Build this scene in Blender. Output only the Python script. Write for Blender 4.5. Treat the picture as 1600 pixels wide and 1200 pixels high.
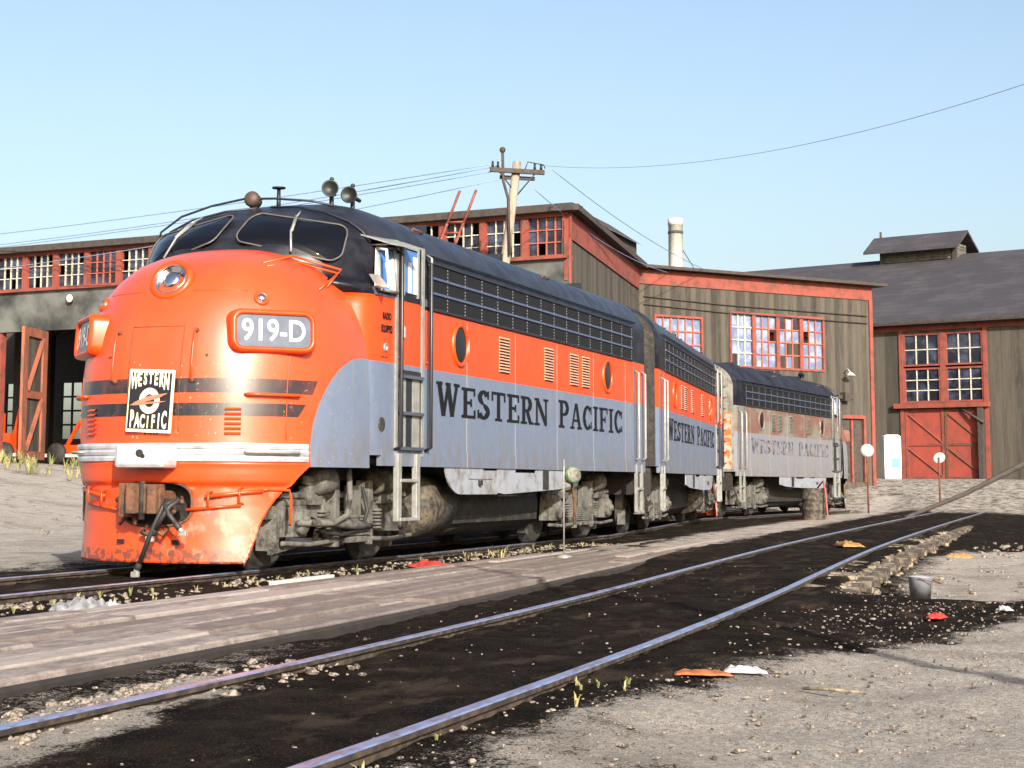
import bpy, bmesh, math, random
from mathutils import Vector, Matrix, noise
R = math.radians
random.seed(7)
SC = bpy.context.scene
COL = SC.collection
for o in list(bpy.data.objects): bpy.data.objects.remove(o)

# ------------------------------------------------------------ camera, sky, sun, exposure
cam_d = bpy.data.cameras.new('camera'); cam = bpy.data.objects.new('camera', cam_d); COL.objects.link(cam)
cam_d.lens = 58.48; cam_d.sensor_width = 36.0; cam_d.clip_end = 4000; cam_d.clip_start = .1
cam_d.shift_x = .0669; cam_d.shift_y = -.0906
_a, _b, _c = R(202.1), R(6.5), R(.3)
_f = Vector((math.cos(_a)*math.cos(_b), math.sin(_a)*math.cos(_b), math.sin(_b)))
_r0 = Vector((math.sin(_a), -math.cos(_a), 0)); _u0 = _r0.cross(_f)
_r = _r0*math.cos(_c) + _u0*math.sin(_c); _u = -_r0*math.sin(_c) + _u0*math.cos(_c)
cam.matrix_world = Matrix(((_r.x, _u.x, -_f.x, 15.09), (_r.y, _u.y, -_f.y, 9.58), (_r.z, _u.z, -_f.z, .98), (0, 0, 0, 1)))
SC.camera = cam
SUN_AZ, SUN_EL = 37.0, 23.0
W = bpy.data.worlds.new('World'); SC.world = W; W.use_nodes = True
wn = W.node_tree; bg = wn.nodes['Background']
sky = wn.nodes.new('ShaderNodeTexSky'); sky.sky_type = 'NISHITA'; sky.sun_disc = False
sky.sun_elevation = R(SUN_EL); sky.sun_rotation = R(90-SUN_AZ)
sky.air_density = 1.0; sky.dust_density = 4.2; sky.ozone_density = .5; sky.altitude = 100
wn.links.new(sky.outputs[0], bg.inputs[0]); bg.inputs[1].default_value = .116
sd = bpy.data.lights.new('sun', 'SUN'); so = bpy.data.objects.new('sun', sd); COL.objects.link(so)
sd.energy = 4.5; sd.angle = R(.5); sd.color = (1, .94, .85)
_sv = Vector((math.cos(R(SUN_AZ))*math.cos(R(SUN_EL)), math.sin(R(SUN_AZ))*math.cos(R(SUN_EL)), math.sin(R(SUN_EL))))
so.rotation_euler = _sv.to_track_quat('Z', 'Y').to_euler(); so.location = (20, 20, 30)
SC.view_settings.view_transform = 'Standard'; SC.view_settings.look = 'None'
SC.view_settings.exposure = 1.0; SC.view_settings.gamma = 1; SC.view_settings.use_curve_mapping = False
SC.cycles.max_bounces = 6; SC.cycles.use_denoising = True

# ------------------------------------------------------------ helpers
def tag(o, label=None, cat=None, group=None, kind=None):
    if label: o['label'] = label
    if cat: o['category'] = cat
    if group: o['group'] = group
    if kind: o['kind'] = kind
    return o
def empty(name, loc=(0, 0, 0), rz=0, rot=None):
    o = bpy.data.objects.new(name, None); COL.objects.link(o); o.location = loc
    o.rotation_euler = rot if rot else (0, 0, rz); o.empty_display_size = .2
    return o
def copy_tree(o, parent=None):
    c = o.copy(); COL.objects.link(c)
    if parent is not None:
        c.parent = parent
    for ch in [q for q in COL.objects if q.parent == o]: copy_tree(ch, c)
    return c

class MB:
    def __init__(s): s.v = []; s.f = []; s.m = []; s.sm = []; s.cur = 0
    def add(s, vs, fs, smooth=False):
        b = len(s.v); s.v += [tuple(v) for v in vs]
        for f in fs: s.f.append([b+i for i in f]); s.m.append(s.cur); s.sm.append(smooth)
        return s
    def box(s, c, d, rot=None):
        x, y, z = d[0]/2, d[1]/2, d[2]/2
        vs = [Vector(p) for p in ((-x,-y,-z),(x,-y,-z),(x,y,-z),(-x,y,-z),(-x,-y,z),(x,-y,z),(x,y,z),(-x,y,z))]
        if rot is not None: vs = [rot @ v for v in vs]
        c = Vector(c); vs = [v+c for v in vs]
        return s.add(vs, [(0,3,2,1),(4,5,6,7),(0,1,5,4),(1,2,6,5),(2,3,7,6),(3,0,4,7)])
    def bb(s, x0, x1, y0, y1, z0, z1): return s.box(((x0+x1)/2, (y0+y1)/2, (z0+z1)/2), (abs(x1-x0), abs(y1-y0), abs(z1-z0)))
    def tube(s, pts, r, n=8, cap=True, smooth=True):
        pts = [Vector(p) for p in pts]; rr = r if isinstance(r, (list, tuple)) else [r]*len(pts)
        vs = []; fs = []; prev = None
        for i, p in enumerate(pts):
            t = (pts[min(i+1, len(pts)-1)] - pts[max(i-1, 0)])
            if t.length < 1e-9: t = Vector((0, 0, 1))
            t.normalize()
            if prev is None: a = t.orthogonal().normalized()
            else:
                a = prev - t*prev.dot(t)
                a = a.normalized() if a.length > 1e-6 else t.orthogonal().normalized()
            prev = a; b = t.cross(a)
            for k in range(n):
                an = 2*math.pi*k/n; vs.append(p + (a*math.cos(an)+b*math.sin(an))*rr[i])
        for i in range(len(pts)-1):
            for k in range(n):
                k2 = (k+1) % n; fs.append((i*n+k, i*n+k2, (i+1)*n+k2, (i+1)*n+k))
        if cap: fs.append(tuple(range(n))[::-1]); fs.append(tuple(range((len(pts)-1)*n, len(pts)*n)))
        return s.add(vs, fs, smooth)
    def cyl(s, a, b, r, n=16, r2=None): 
        a = Vector(a); b = Vector(b); d = b-a
        return s.tube([a, b], [r, r if r2 is None else r2], n)
    def grid(s, rows, smooth=True, close=False, flip=False):
        n = len(rows[0]); vs = [p for r_ in rows for p in r_]; fs = []
        for i in range(len(rows)-1):
            for k in range(n if close else n-1):
                k2 = (k+1) % n; q = (i*n+k, i*n+k2, (i+1)*n+k2, (i+1)*n+k)
                fs.append(q[::-1] if flip else q)
        return s.add(vs, fs, smooth)
    def prism(s, poly, y0, y1, axis='y', smooth=False):
        n = len(poly)
        def P(a, b, t): return {'y': (a, t, b), 'x': (t, a, b), 'z': (a, b, t)}[axis]
        vs = [P(a, b, y0) for a, b in poly]+[P(a, b, y1) for a, b in poly]
        fs = [tuple(range(n)), tuple(range(n, 2*n))[::-1]]+[(i, i+n, (i+1) % n+n, (i+1) % n) for i in range(n)]
        return s.add(vs, fs, smooth)
    def lathe(s, o, ax, prof, n=24, smooth=True):
        # prof: list of (radius, distance along axis)
        o = Vector(o); ax = Vector(ax).normalized(); a = ax.orthogonal().normalized(); b = ax.cross(a)
        rows = [[o+ax*h+(a*math.cos(2*math.pi*k/n)+b*math.sin(2*math.pi*k/n))*max(r, 1e-4) for k in range(n)] for r, h in prof]
        return s.grid(rows, smooth, close=True)
    def ball(s, c, r, sx=1, sy=1, sz=1, n=10):
        rows = [[Vector(c)+Vector((r*sx*math.sin(t)*math.cos(p), r*sy*math.sin(t)*math.sin(p), r*sz*math.cos(t))) for p in [2*math.pi*k/n for k in range(n)]] for t in [math.pi*(i+.001)/(n*.5) if i == 0 else math.pi*i/(n*.5) - (.001 if i == n//2 else 0) for i in range(n//2+1)]]
        return s.grid(rows, True, close=True)
    def build(s, name, mats, parent=None, bevel=0, recalc=True, disp=None):
        me = bpy.data.meshes.new(name); me.from_pydata(s.v, [], s.f)
        if not isinstance(mats, (list, tuple)): mats = [mats]
        for m in mats: me.materials.append(m)
        me.polygons.foreach_set('material_index', s.m); me.polygons.foreach_set('use_smooth', s.sm)
        if recalc:
            bm = bmesh.new(); bm.from_mesh(me); bmesh.ops.recalc_face_normals(bm, faces=bm.faces); bm.to_mesh(me); bm.free()
        me.update()
        o = bpy.data.objects.new(name, me); COL.objects.link(o)
        if parent is not None: o.parent = parent
        if bevel:
            b = o.modifiers.new('bevel', 'BEVEL'); b.width = bevel; b.segments = 2; b.limit_method = 'ANGLE'; b.angle_limit = R(40)
        return o
def xf(mb, M):
    mb.v = [tuple(M @ Vector(v)) for v in mb.v]; return mb
def rrect(w, h, r, n=6):
    out = []
    for cx, cy, a0 in ((w/2-r, h/2-r, 0), (-w/2+r, h/2-r, 90), (-w/2+r, -h/2+r, 180), (w/2-r, -h/2+r, 270)):
        for i in range(n+1):
            a = R(a0+90*i/n); out.append((cx+r*math.cos(a), cy+r*math.sin(a)))
    return out

# ------------------------------------------------------------ shader expressions
class S:
    def __init__(s, nt, sock): s.nt = nt; s.k = sock
    def _o(s, op, *a):
        n = s.nt.nodes.new('ShaderNodeMath'); n.operation = op
        for i, v in enumerate((s,)+a):
            if isinstance(v, S): s.nt.links.new(v.k, n.inputs[i])
            else: n.inputs[i].default_value = v
        return S(s.nt, n.outputs[0])
    def __add__(s, o): return s._o('ADD', o)
    __radd__ = __add__
    def __sub__(s, o): return s._o('SUBTRACT', o)
    def __rsub__(s, o): return (s*-1)+o
    def __mul__(s, o): return s._o('MULTIPLY', o)
    __rmul__ = __mul__
    def __truediv__(s, o): return s._o('DIVIDE', o)
    def sinh_(s): return (s*.618034).mod(1.0)
    def gt(s, o): return s._o('GREATER_THAN', o)
    def lt(s, o): return s._o('LESS_THAN', o)
    def abs(s): return s._o('ABSOLUTE')
    def mx(s, o): return s._o('MAXIMUM', o)
    def mn(s, o): return s._o('MINIMUM', o)
    def mod(s, o): return s._o('FLOORED_MODULO', o)
    def floor(s): return s._o('FLOOR')
    def pw(s, o): return s._o('POWER', o)
    def inv(s): return (s*-1)+1
    def ss(s, a, b):   # smooth ramp a..b -> 0..1
        n = s.nt.nodes.new('ShaderNodeMapRange'); n.interpolation_type = 'SMOOTHSTEP'
        s.nt.links.new(s.k, n.inputs[0]); n.inputs[1].default_value = a; n.inputs[2].default_value = b
        return S(s.nt, n.outputs[0])
class Mat:
    def __init__(s, name, coord='Object'):
        s.m = bpy.data.materials.new(name); s.m.use_nodes = True; s.nt = s.m.node_tree
        s.b = s.nt.nodes['Principled BSDF']
        tc = s.nt.nodes.new('ShaderNodeTexCoord'); s.co = tc.outputs[coord] if coord != 'World' else None
        if coord == 'World':
            g = s.nt.nodes.new('ShaderNodeNewGeometry'); s.co = g.outputs['Position']
        sx = s.nt.nodes.new('ShaderNodeSeparateXYZ'); s.nt.links.new(s.co, sx.inputs[0])
        s.x, s.y, s.z = [S(s.nt, o) for o in sx.outputs]
    def noise(s, scale, detail=4, stretch=None, rough=.55, off=0):
        n = s.nt.nodes.new('ShaderNodeTexNoise'); n.inputs['Scale'].default_value = scale
        n.inputs['Detail'].default_value = detail; n.inputs['Roughness'].default_value = rough
        mp = s.nt.nodes.new('ShaderNodeMapping'); mp.inputs['Scale'].default_value = stretch or (1, 1, 1)
        mp.inputs['Location'].default_value = (off, off*.7, off*1.3)
        s.nt.links.new(s.co, mp.inputs[0]); s.nt.links.new(mp.outputs[0], n.inputs[0])
        return S(s.nt, n.outputs[0])
    def voro(s, scale, feat='F1', stretch=None):
        n = s.nt.nodes.new('ShaderNodeTexVoronoi'); n.inputs['Scale'].default_value = scale; n.feature = feat
        mp = s.nt.nodes.new('ShaderNodeMapping'); mp.inputs['Scale'].default_value = stretch or (1, 1, 1)
        s.nt.links.new(s.co, mp.inputs[0]); s.nt.links.new(mp.outputs[0], n.inputs[0])
        return S(s.nt, n.outputs[0])
    def mix(s, f, a, b):
        n = s.nt.nodes.new('ShaderNodeMix'); n.data_type = 'RGBA'
        if isinstance(f, S): s.nt.links.new(f.k, n.inputs[0])
        else: n.inputs[0].default_value = f
        for i, v in ((6, a), (7, b)):
            if isinstance(v, (tuple, list)): n.inputs[i].default_value = (*v[:3], 1)
            else: s.nt.links.new(v, n.inputs[i])
        return n.outputs[2]
    def col(s, c):
        if isinstance(c, (tuple, list)): s.b.inputs['Base Color'].default_value = (*c[:3], 1)
        else: s.nt.links.new(c, s.b.inputs['Base Color'])
        return s
    def set(s, k, v):
        if isinstance(v, S): s.nt.links.new(v.k, s.b.inputs[k])
        else: s.b.inputs[k].default_value = v
        return s
    def bump(s, h, dist=.01, st=.5):
        n = s.nt.nodes.new('ShaderNodeBump'); n.inputs['Distance'].default_value = dist; n.inputs['Strength'].default_value = st
        s.nt.links.new(h.k, n.inputs['Height']); s.nt.links.new(n.outputs[0], s.b.inputs['Normal']); return s
def simple(name, c, rough=.6, metal=0, var=.25, scale=6, dirt=None, bump=0, spec=.5):
    m = Mat(name); n = m.noise(scale, 6)
    f = n.ss(.35, .7); c2 = dirt if dirt else tuple(v*(1-var) for v in c)
    m.col(m.mix(f, c, c2)).set('Roughness', rough).set('Metallic', metal).set('Specular IOR Level', spec)
    if bump: m.bump(m.noise(scale*8, 5), bump, .6)
    return m.m

# ---- locomotive paint
ORANGE = (.60, .054, .005); SILVER = (.12, .152, .225); NAVY = (.006, .006, .010)
def livery(name, faded=0, part='shell'):
    m = Mat(name); x, y, z = m.x, m.y, m.z
    o1, g1 = ORANGE, SILVER
    if faded: o1 = (.15, .075, .055); g1 = (.17, .175, .20)
    n = m.noise(1.3, 6); n2 = m.noise(9, 8, rough=.7)
    org = m.mix(n.ss(.4, .75), o1, tuple(c*.86 for c in o1))
    gre = m.mix(n2.ss(.45, .7), g1, tuple(c*.86 for c in g1))
    # streaks run down the grey panels
    st = m.noise(2.0, 5, (3.5, 3.5, .25)); gre = m.mix(st.ss(.52, .78)*.5, gre, (.20, .18, .15)); gr2 = m.noise(6, 8, (1.5, 1.5, .5), .75); gre = m.mix(z.ss(1.75, 1.2)*gr2.ss(.42, .62)*.65, gre, (.13, .11, .09))
    if faded:
        pt = m.noise(1.1, 6, (.8, .8, 1.6)); org = m.mix(pt.ss(.42, .62), org, (.16, .15, .125))
        gre = m.mix(m.noise(2.2, 6).ss(.5, .65)*.6, gre, (.20, .165, .155))
    ell = (((x+2.15)/1.02)*((x+2.15)/1.02)+((z-1.3)/1.06)*((z-1.3)/1.06)).lt(1)
    ingrey = (x.lt(-2.15)*z.lt(2.36)).mx(ell)
    if faded: ingrey = ingrey
    c = m.mix(ingrey, org, gre)
    rough = None
    if part == 'nose':
        s1 = (z-1.975).abs().lt(.078); s2 = (z-1.72).abs().lt(.07)
        slant1 = (x+z*.5).gt(-.21); slant2 = (x+z*.7).gt(.18)
        c = m.mix((s1*slant1).mx(s2*slant2), c, NAVY)
        # chipped and dusty patches low on the nose
        grime = m.noise(3.4, 7, (2.2, 2.2, .35), .7).ss(.52, .75); nog = ingrey.inv(); c = m.mix(grime*.5*nog, c, (.16, .05, .03)); fd2 = m.noise(.9, 5).ss(.45, .7); c = m.mix(fd2*.22*nog, c, (.60, .12, .04))
        chips = m.noise(26, 8, rough=.75).gt(.625)*m.noise(2.1, 3).gt(.47)*z.lt(2.25)
        c = m.mix(chips*.8, c, (.50, .36, .27))
    if part == 'pilot':
        rz = z.lt(.9)
        rust = m.noise(11, 9, rough=.75).gt(.545)*rz*(((y-.35).abs()*-1)+.42+m.noise(3, 4)*.35-.15).gt(0)
        c = m.mix(rust*.85, c, (.10, .045, .03))
        dust = m.noise(5, 7).ss(.5, .66)*rz*y.gt(-.2)
        c = m.mix(dust*.4, c, (.55, .28, .19))
        low = z.lt(.24)*m.noise(14, 6).gt(.5); c = m.mix(low*.8, c, (.05, .03, .02))
    if part == 'shell':
        blk = (z.gt(3.09)*x.lt(-3.88)).mx(z.gt(3.13))
        top = m.mix(m.noise(3.2, 7, rough=.65).ss(.42, .7), NAVY, (.018, .019, .026))
        topz = z.gt(3.8); top = m.mix(topz*.6*n.ss(.3, .7), top, (.030, .034, .050))
        c = m.mix(blk, c, top)
        # vertical panel seams
        seam = ((x+.6).mod(1.9)-.95).abs().lt(.012)*z.lt(3.05)*x.lt(-4.2)
        c = m.mix(seam*.6, c, (.45, .42, .36))
    spk = m.noise(42, 4).gt(.69); c = m.mix(spk*.35, c, (.16, .12, .1))
    m.col(c)
    m.set('Roughness', m.noise(4, 6).ss(.2, .9)*.2+(.5 if faded else .34))
    m.set('Specular IOR Level', (z.gt(3.09)*x.lt(-2.0)).inv()*.34+.16) if part == 'shell' else None
    hb = m.noise(1.6, 4)*.6+m.noise(60, 3)*.05
    if part == 'nose': hb = hb+m.noise(2.3, 2)*.5+((m.z-1.145).abs().lt(.008)*((m.y.mod(.055)-.027).abs().lt(.009)))*.25
    if part == 'shell':
        riv = ((m.z-1.36).abs().lt(.012).mx((m.z-3.05).abs().lt(.012)))*((m.x.mod(.09)-.045).abs().lt(.014))
        hb = hb+riv*.25
    if part == 'pilot': hb = hb + m.noise(2.6, 3)*1.2
    m.bump(hb, .02, .4)
    m.set('Coat Weight', .0 if faded else (.15 if part == 'shell' else .9)); m.set('Coat Roughness', .34)
    return m.m
MT = {}
for fd in (0, 1):
    for p_ in ('shell', 'nose', 'pilot'): MT[p_, fd] = livery('%s_paint%s' % (p_, '_faded' if fd else ''), fd, p_)
M_or = simple('orange_enamel', ORANGE, .35, var=.15)
M_blk = simple('black_enamel', (.014, .014, .018), .4)
M_navy = simple('dark_roof_steel', (.014, .016, .026), .45, var=.5)
M_trim = simple('blue_grey_trim', (.11, .13, .18), .3, .5)
M_ss = Mat('fluted_stainless'); M_ss.col(M_ss.mix(M_ss.noise(6, 6).ss(.4, .7), (.62, .63, .66), (.42, .42, .46))).set('Metallic', .5).set('Roughness', .3); M_ss = M_ss.m
M_chrome = simple('polished_steel', (.7, .7, .72), .16, 1, var=.15)
M_glass = Mat('dark_cab_glass'); M_glass.col((.004, .0045, .007)).set('Roughness', .06).set('Specular IOR Level', .22); M_glass = M_glass.m
M_bluegl = Mat('sky_tinted_glass'); M_bluegl.col((.045, .14, .42)).set('Roughness', .08); M_bluegl = M_bluegl.m  # sky reflection painted in as a blue base colour
M_white = simple('cream_paint', (.55, .55, .50), .5, var=.2, scale=12)
M_wh2 = simple('bright_lettering', (.8, .8, .76), .5, var=.05)
M_letter = simple('letter_black', (.007, .007, .009), .6, var=.3, scale=14, spec=.2)
M_louv = simple('highlit_orange_louver', (.66, .34, .22), .5, var=.2)  # paler than the body orange to paint highlights on the slats
M_letf = Mat('worn_letter_paint'); M_letf.col(M_letf.mix(M_letf.noise(5, 6).ss(.4, .6), (.045, .05, .06), (.17, .175, .20))).set('Roughness', .6); M_letf = M_letf.m
M_truck = Mat('dusty_cast_steel'); M_truck.col(M_truck.mix(M_truck.noise(5, 7, rough=.7).ss(.42, .66), (.115, .11, .098), (.018, .016, .014))).set('Roughness', .85).bump(M_truck.noise(30, 5), .02, .8); M_truck = M_truck.m
M_grime = Mat('oily_underframe'); M_grime.col(M_grime.mix(M_grime.noise(6, 7, rough=.7).ss(.45, .7), (.012, .010, .009), (.045, .038, .03))).set('Roughness', .7).bump(M_grime.noise(25, 5), .015, .7); M_grime = M_grime.m
M_tank = Mat('dusty_tank_steel'); M_tank.col(M_tank.mix(M_tank.noise(10, 8, rough=.7).ss(.42, .62), (.018, .016, .015), (.095, .078, .052))).set('Roughness', .75); M_tank = M_tank.m
M_rust = Mat('rusty_iron'); M_rust.col(M_rust.mix(M_rust.noise(9, 7, rough=.7).ss(.4, .65), (.13, .055, .025), (.045, .028, .02))).set('Roughness', .85).bump(M_rust.noise(30, 5), .015, .8); M_rust = M_rust.m
M_rub = simple('black_rubber_hose', (.02, .02, .02), .6)
M_wheel = simple('worn_wheel_steel', (.08, .072, .065), .5, .5, var=.5)
M_skirt = Mat('skirt_grey_paint'); M_skirt.col(M_skirt.mix(M_skirt.noise(4, 7, rough=.7).ss(.45, .7), (.24, .26, .30), (.13, .12, .105))).set('Roughness', .55); M_skirt = M_skirt.m
M_mesh = Mat('dark_grille_mesh'); _g = M_mesh.z.mod(.018).lt(.009)
M_mesh.col(M_mesh.mix(_g, (.012, .011, .011), (.005, .005, .005))).set('Roughness', .5).set('Specular IOR Level', .25); M_mesh.bump(_g, .004, .6); M_mesh = M_mesh.m
M_silv = simple('aluminium_trim', (.27, .275, .26), .4, .2, var=.25, scale=10)
M_endg = Mat('weathered_end_sheet'); M_endg.col(M_endg.mix(M_endg.noise(3, 7, rough=.7).ss(.45, .6), (.21, .21, .18), (.12, .115, .095))).set('Roughness', .7); M_endg = M_endg.m
M_bar = simple('blue_grey_bar', (.10, .13, .24), .3, .4)
M_seam = Mat('riveted_seam'); _q = M_seam.z.mod(.043).lt(.016); M_seam.col(M_seam.mix(_q, (.012, .012, .013), (.20, .21, .24))).set('Roughness', .5); M_seam = M_seam.m
M_cream = simple('cream_enamel', (.70, .66, .44), .5, var=.1)
M_rustor = Mat('peeling_orange_paint'); M_rustor.col(M_rustor.mix(M_rustor.noise(3.5, 8, rough=.75).ss(.46, .54), (.62, .10, .02), (.30, .29, .24))).set('Roughness', .7); M_rustor = M_rustor.m
M_cplate = simple('bright_cover_steel', (.70, .72, .76), .35, .25)
M_frame = simple('worn_window_seal', (.085, .08, .075), .5)
M_horn = simple('tarnished_bronze', (.035, .04, .038), .5, .7, var=.4)
M_rhorn = simple('rusted_lamp_iron', (.06, .035, .028), .6)
# ------------------------------------------------------------ lettering
def stroke(L, p, q, w): # a quad along p-q of width w
    dx, dy = q[0]-p[0], q[1]-p[1]; l = math.hypot(dx, dy) or 1; nx, ny = -dy/l*w/2, dx/l*w/2
    L.append([(p[0]+nx, p[1]+ny), (q[0]+nx, q[1]+ny), (q[0]-nx, q[1]-ny), (p[0]-nx, p[1]-ny)])
def arc(L, cx, cy, rx, ry, a0, a1, w, w2=None, n=14):
    w2 = w if w2 is None else w2   # w: thickness where the arc runs vertically, w2 where horizontally
    pts = []
    for i in range(n+1):
        a = R(a0+(a1-a0)*i/n); c, s_ = math.cos(a), math.sin(a); t = w*abs(c)+w2*abs(s_)
        pts.append(((cx+(rx-t)*c, cy+(ry-t)*s_), (cx+rx*c, cy+ry*s_)))
    for i in range(n): L.append([pts[i][0], pts[i+1][0], pts[i+1][1], pts[i][1]])
def box2(L, x0, x1, y0, y1): L.append([(x0, y0), (x1, y0), (x1, y1), (x0, y1)])
def glyph(ch):
    L = []; t = .19; h = .11
    if ch == 'W':
        w = 1.08; 
        for a, b, c in (((.13, 1), (.34, 0), t), ((.34, 0), (.54, .95), h+.02), ((.54, .95), (.74, 0), t), ((.74, 0), (.95, 1), h+.02)): stroke(L, a, b, c)
        box2(L, 0, .28, .91, 1); box2(L, .42, .66, .91, 1); box2(L, .80, 1.08, .91, 1)
    elif ch in 'EF':
        w = .72; box2(L, .1, .1+t, 0, 1); box2(L, 0, w, .9, 1); box2(L, w-.09, w, .74, .9); box2(L, .29, .52, .46, .56); box2(L, .46, .55, .38, .64)
        if ch == 'E': box2(L, 0, w+.02, 0, .1); box2(L, w-.08, w+.02, .1, .28)
        else: box2(L, 0, .42, 0, .1)
    elif ch == 'S':
        w = .70; arc(L, .35, .745, .31, .255, 20, 270, t, h); arc(L, .35, .27, .35, .27, 90, -160, t, h)
        box2(L, .56, .65, .70, .98); box2(L, .02, .11, .03, .32)
    elif ch == 'T':
        w = .80; box2(L, .4-t/2, .4+t/2, 0, 1); box2(L, 0, .8, .9, 1); box2(L, 0, .09, .68, .9); box2(L, .71, .8, .68, .9); box2(L, .2, .6, 0, .09)
    elif ch in 'RP':
        w = .78 if ch == 'R' else .72
        box2(L, .1, .1+t, 0, 1); box2(L, 0, .45, .9, 1); box2(L, .29, .45, .44, .54); box2(L, 0, .40, 0, .09)
        arc(L, .42, .72, .30, .28, 90, -90, t, h)
        if ch == 'R': stroke(L, (.40, .5), (.62, .04), t); box2(L, .54, .82, 0, .09)
    elif ch == 'N':
        w = .92; box2(L, .1, .1+.11, 0, 1); box2(L, .70, .81, 0, 1); stroke(L, (.17, .97), (.76, .04), t)
        box2(L, 0, .3, .91, 1); box2(L, 0, .34, 0, .09); box2(L, .58, .92, .91, 1)
    elif ch == 'A':
        w = .88; stroke(L, (.14, 0), (.42, 1), .11); stroke(L, (.46, 1), (.74, 0), t); box2(L, .24, .64, .29, .38); box2(L, 0, .32, 0, .09); box2(L, .54, .9, 0, .09)
    elif ch == 'C':
        w = .74; arc(L, .38, .5, .38, .5, 48, 312, t, h); box2(L, .62, .70, .64, .96); box2(L, .63, .71, .06, .34)
    elif ch == 'I':
        w = .40; box2(L, .2-t/2, .2+t/2, 0, 1); box2(L, 0, .4, .91, 1); box2(L, 0, .4, 0, .09)
    else: w = .45
    return L, w
def slab_text(mb, text, o, d, u, n, x0, x1, h, cap=1.0):
    """letters from x0 to x1 along d, height h; initial letters cap times taller"""
    o, d, u, n = Vector(o), Vector(d), Vector(u), Vector(n)
    gs = [(glyph(c), cap if i == 0 else 1) for i, c in enumerate(text)]
    tot = sum(g[1]*k+.10 for g, k in gs)-.10; sx = (x1-x0)/tot; x = x0; e = 0
    for (polys, w), k in gs:
        for p in polys:
            e += 1; off = n*(.004+.00025*(e % 9))
            mb.add([o+d*(x+a*k*sx)+u*(b*k*h)+off for a, b in p], [tuple(range(len(p)))])
        x += (w*k+.10)*sx
def font_mesh(mb, text, M, size=1.0, bold=.0, extr=.0, sx=1.0, al='CENTER'):
    cu = bpy.data.curves.new('t', 'FONT'); cu.body = text; cu.size = size; cu.offset = bold; cu.extrude = extr
    cu.align_x = al; cu.align_y = 'CENTER'; cu.resolution_u = 4
    ob = bpy.data.objects.new('t', cu); COL.objects.link(ob)
    dg = bpy.context.evaluated_depsgraph_get(); me = bpy.data.meshes.new_from_object(ob.evaluated_get(dg))
    mb.add([M @ Vector((v.co.x*sx, v.co.y, v.co.z)) for v in me.vertices], [tuple(p.vertices) for p in me.polygons])
    bpy.data.objects.remove(ob); bpy.data.curves.remove(cu); bpy.data.meshes.remove(me)
def frame_at(p, n, up=(0, 0, 1)):
    n = Vector(n).normalized(); up = Vector(up); x = up.cross(n).normalized(); y = n.cross(x)
    return Matrix(((x.x, y.x, n.x, p[0]), (x.y, y.y, n.y, p[1]), (x.z, y.z, n.z, p[2]), (0, 0, 0, 1)))

# ------------------------------------------------------------ locomotive surfaces (x forward, y left, z up from the rail head)
HW = 1.62; NL = 2.06; NX = -2.3; NZ0 = 1.12; NZT = 2.54; EA, EB, EC = 2.5, 4.2, 2.5
def nose_x(y, z):
    k = 1-(min(abs(y)/HW, 1))**EC-(max(0, (z-NZ0)/NZT))**EB
    return NX+NL*max(k, 0)**(1/EA)
def nose_pt(y, z, off=0):
    x = nose_x(y, z); e = .004
    X = max(x-NX, .02)/NL; gx = EA*X**(EA-1)/NL; gy = EC*(abs(y)/HW)**(EC-1)/HW*(1 if y >= 0 else -1); gz = EB*max(0, (z-NZ0)/NZT)**(EB-1)/NZT
    n = Vector((gx, gy, gz)).normalized()
    return Vector((x, y, z))+n*off, n
def Ws(z):
    if z <= 3.62: return HW
    return HW*max(0, 1-((z-3.62)/.78)**2.1)**(1/2.7)
def Xc(z):
    ks = [(2.6, -1.60), (3.5, -1.64), (3.66, -1.72), (3.8, -1.84), (3.95, -2.03), (4.1, -2.28), (4.2, -2.52), (4.3, -2.82), (4.36, -3.05), (4.40, -3.3)]
    for (a, xa), (b, xb) in zip(ks, ks[1:]):
        if z <= b:
            t = (z-a)/(b-a); return xa+(xb-xa)*t
    return -3.3
def cab_sh(z):   # plan shape of the cab at height z: squarer below the windows, rounded at the windshield
    t = max(0, min(1, (z-3.10)/.22)); t = t*t*(3-2*t)
    return 2.6+(8-2.6)*(1-t), 2.0+(8-2.0)*(1-t), (-2.12)*(1-t)+Xc(max(z, 2.6))*t
def cab_x(y, z):
    p_, a_, xf_ = cab_sh(z)
    w = Ws(z); k = max(0, 1-(min(abs(y)/max(w, 1e-3), 1))**p_)
    return -3.3+(xf_+3.3)*k**(1/a_)
def cab_pt(y, z, off=0):
    e = .01; x = cab_x(y, z); dy = (cab_x(y+e, z)-cab_x(y-e, z))/(2*e); dz = (cab_x(y, z+e)-cab_x(y, z-e))/(2*e)
    n = Vector((1, -dy, -dz)).normalized(); return Vector((x, y, z))+n*off, n
def patch(mb, outl, fn, off, rings=6):
    """fill an outline (list of (y,z)) on a surface fn(y,z,off)"""
    cy = sum(p[0] for p in outl)/len(outl); cz = sum(p[1] for p in outl)/len(outl); n = len(outl)
    rows = [[fn(cy+(a-cy)*t, cz+(b-cz)*t, off)[0] for a, b in outl] for t in [max(.001, i/rings) for i in range(rings+1)]]
    mb.grid(rows, True, close=True)
def skew_rrect(y0, y1, zb0, zb1, zt0, zt1, r=.12, n=6):
    out = []
    for cx, cy, a0 in ((1, 1, 0), (0, 1, 90), (0, 0, 180), (1, 0, 270)):
        for i in range(n+1):
            a = R(a0+90*i/n); w = abs(y1-y0); h = abs(zt0-zb0)
            u = cx+(-r/w if cx else r/w)+r/w*math.cos(a); v = cy+(-r/h if cy else r/h)+r/h*math.sin(a)
            y = y0+(y1-y0)*u; zb = zb0+(zb1-zb0)*u; zt = zt0+(zt1-zt0)*u; out.append((y, zb+(zt-zb)*v))
    return out

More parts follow.
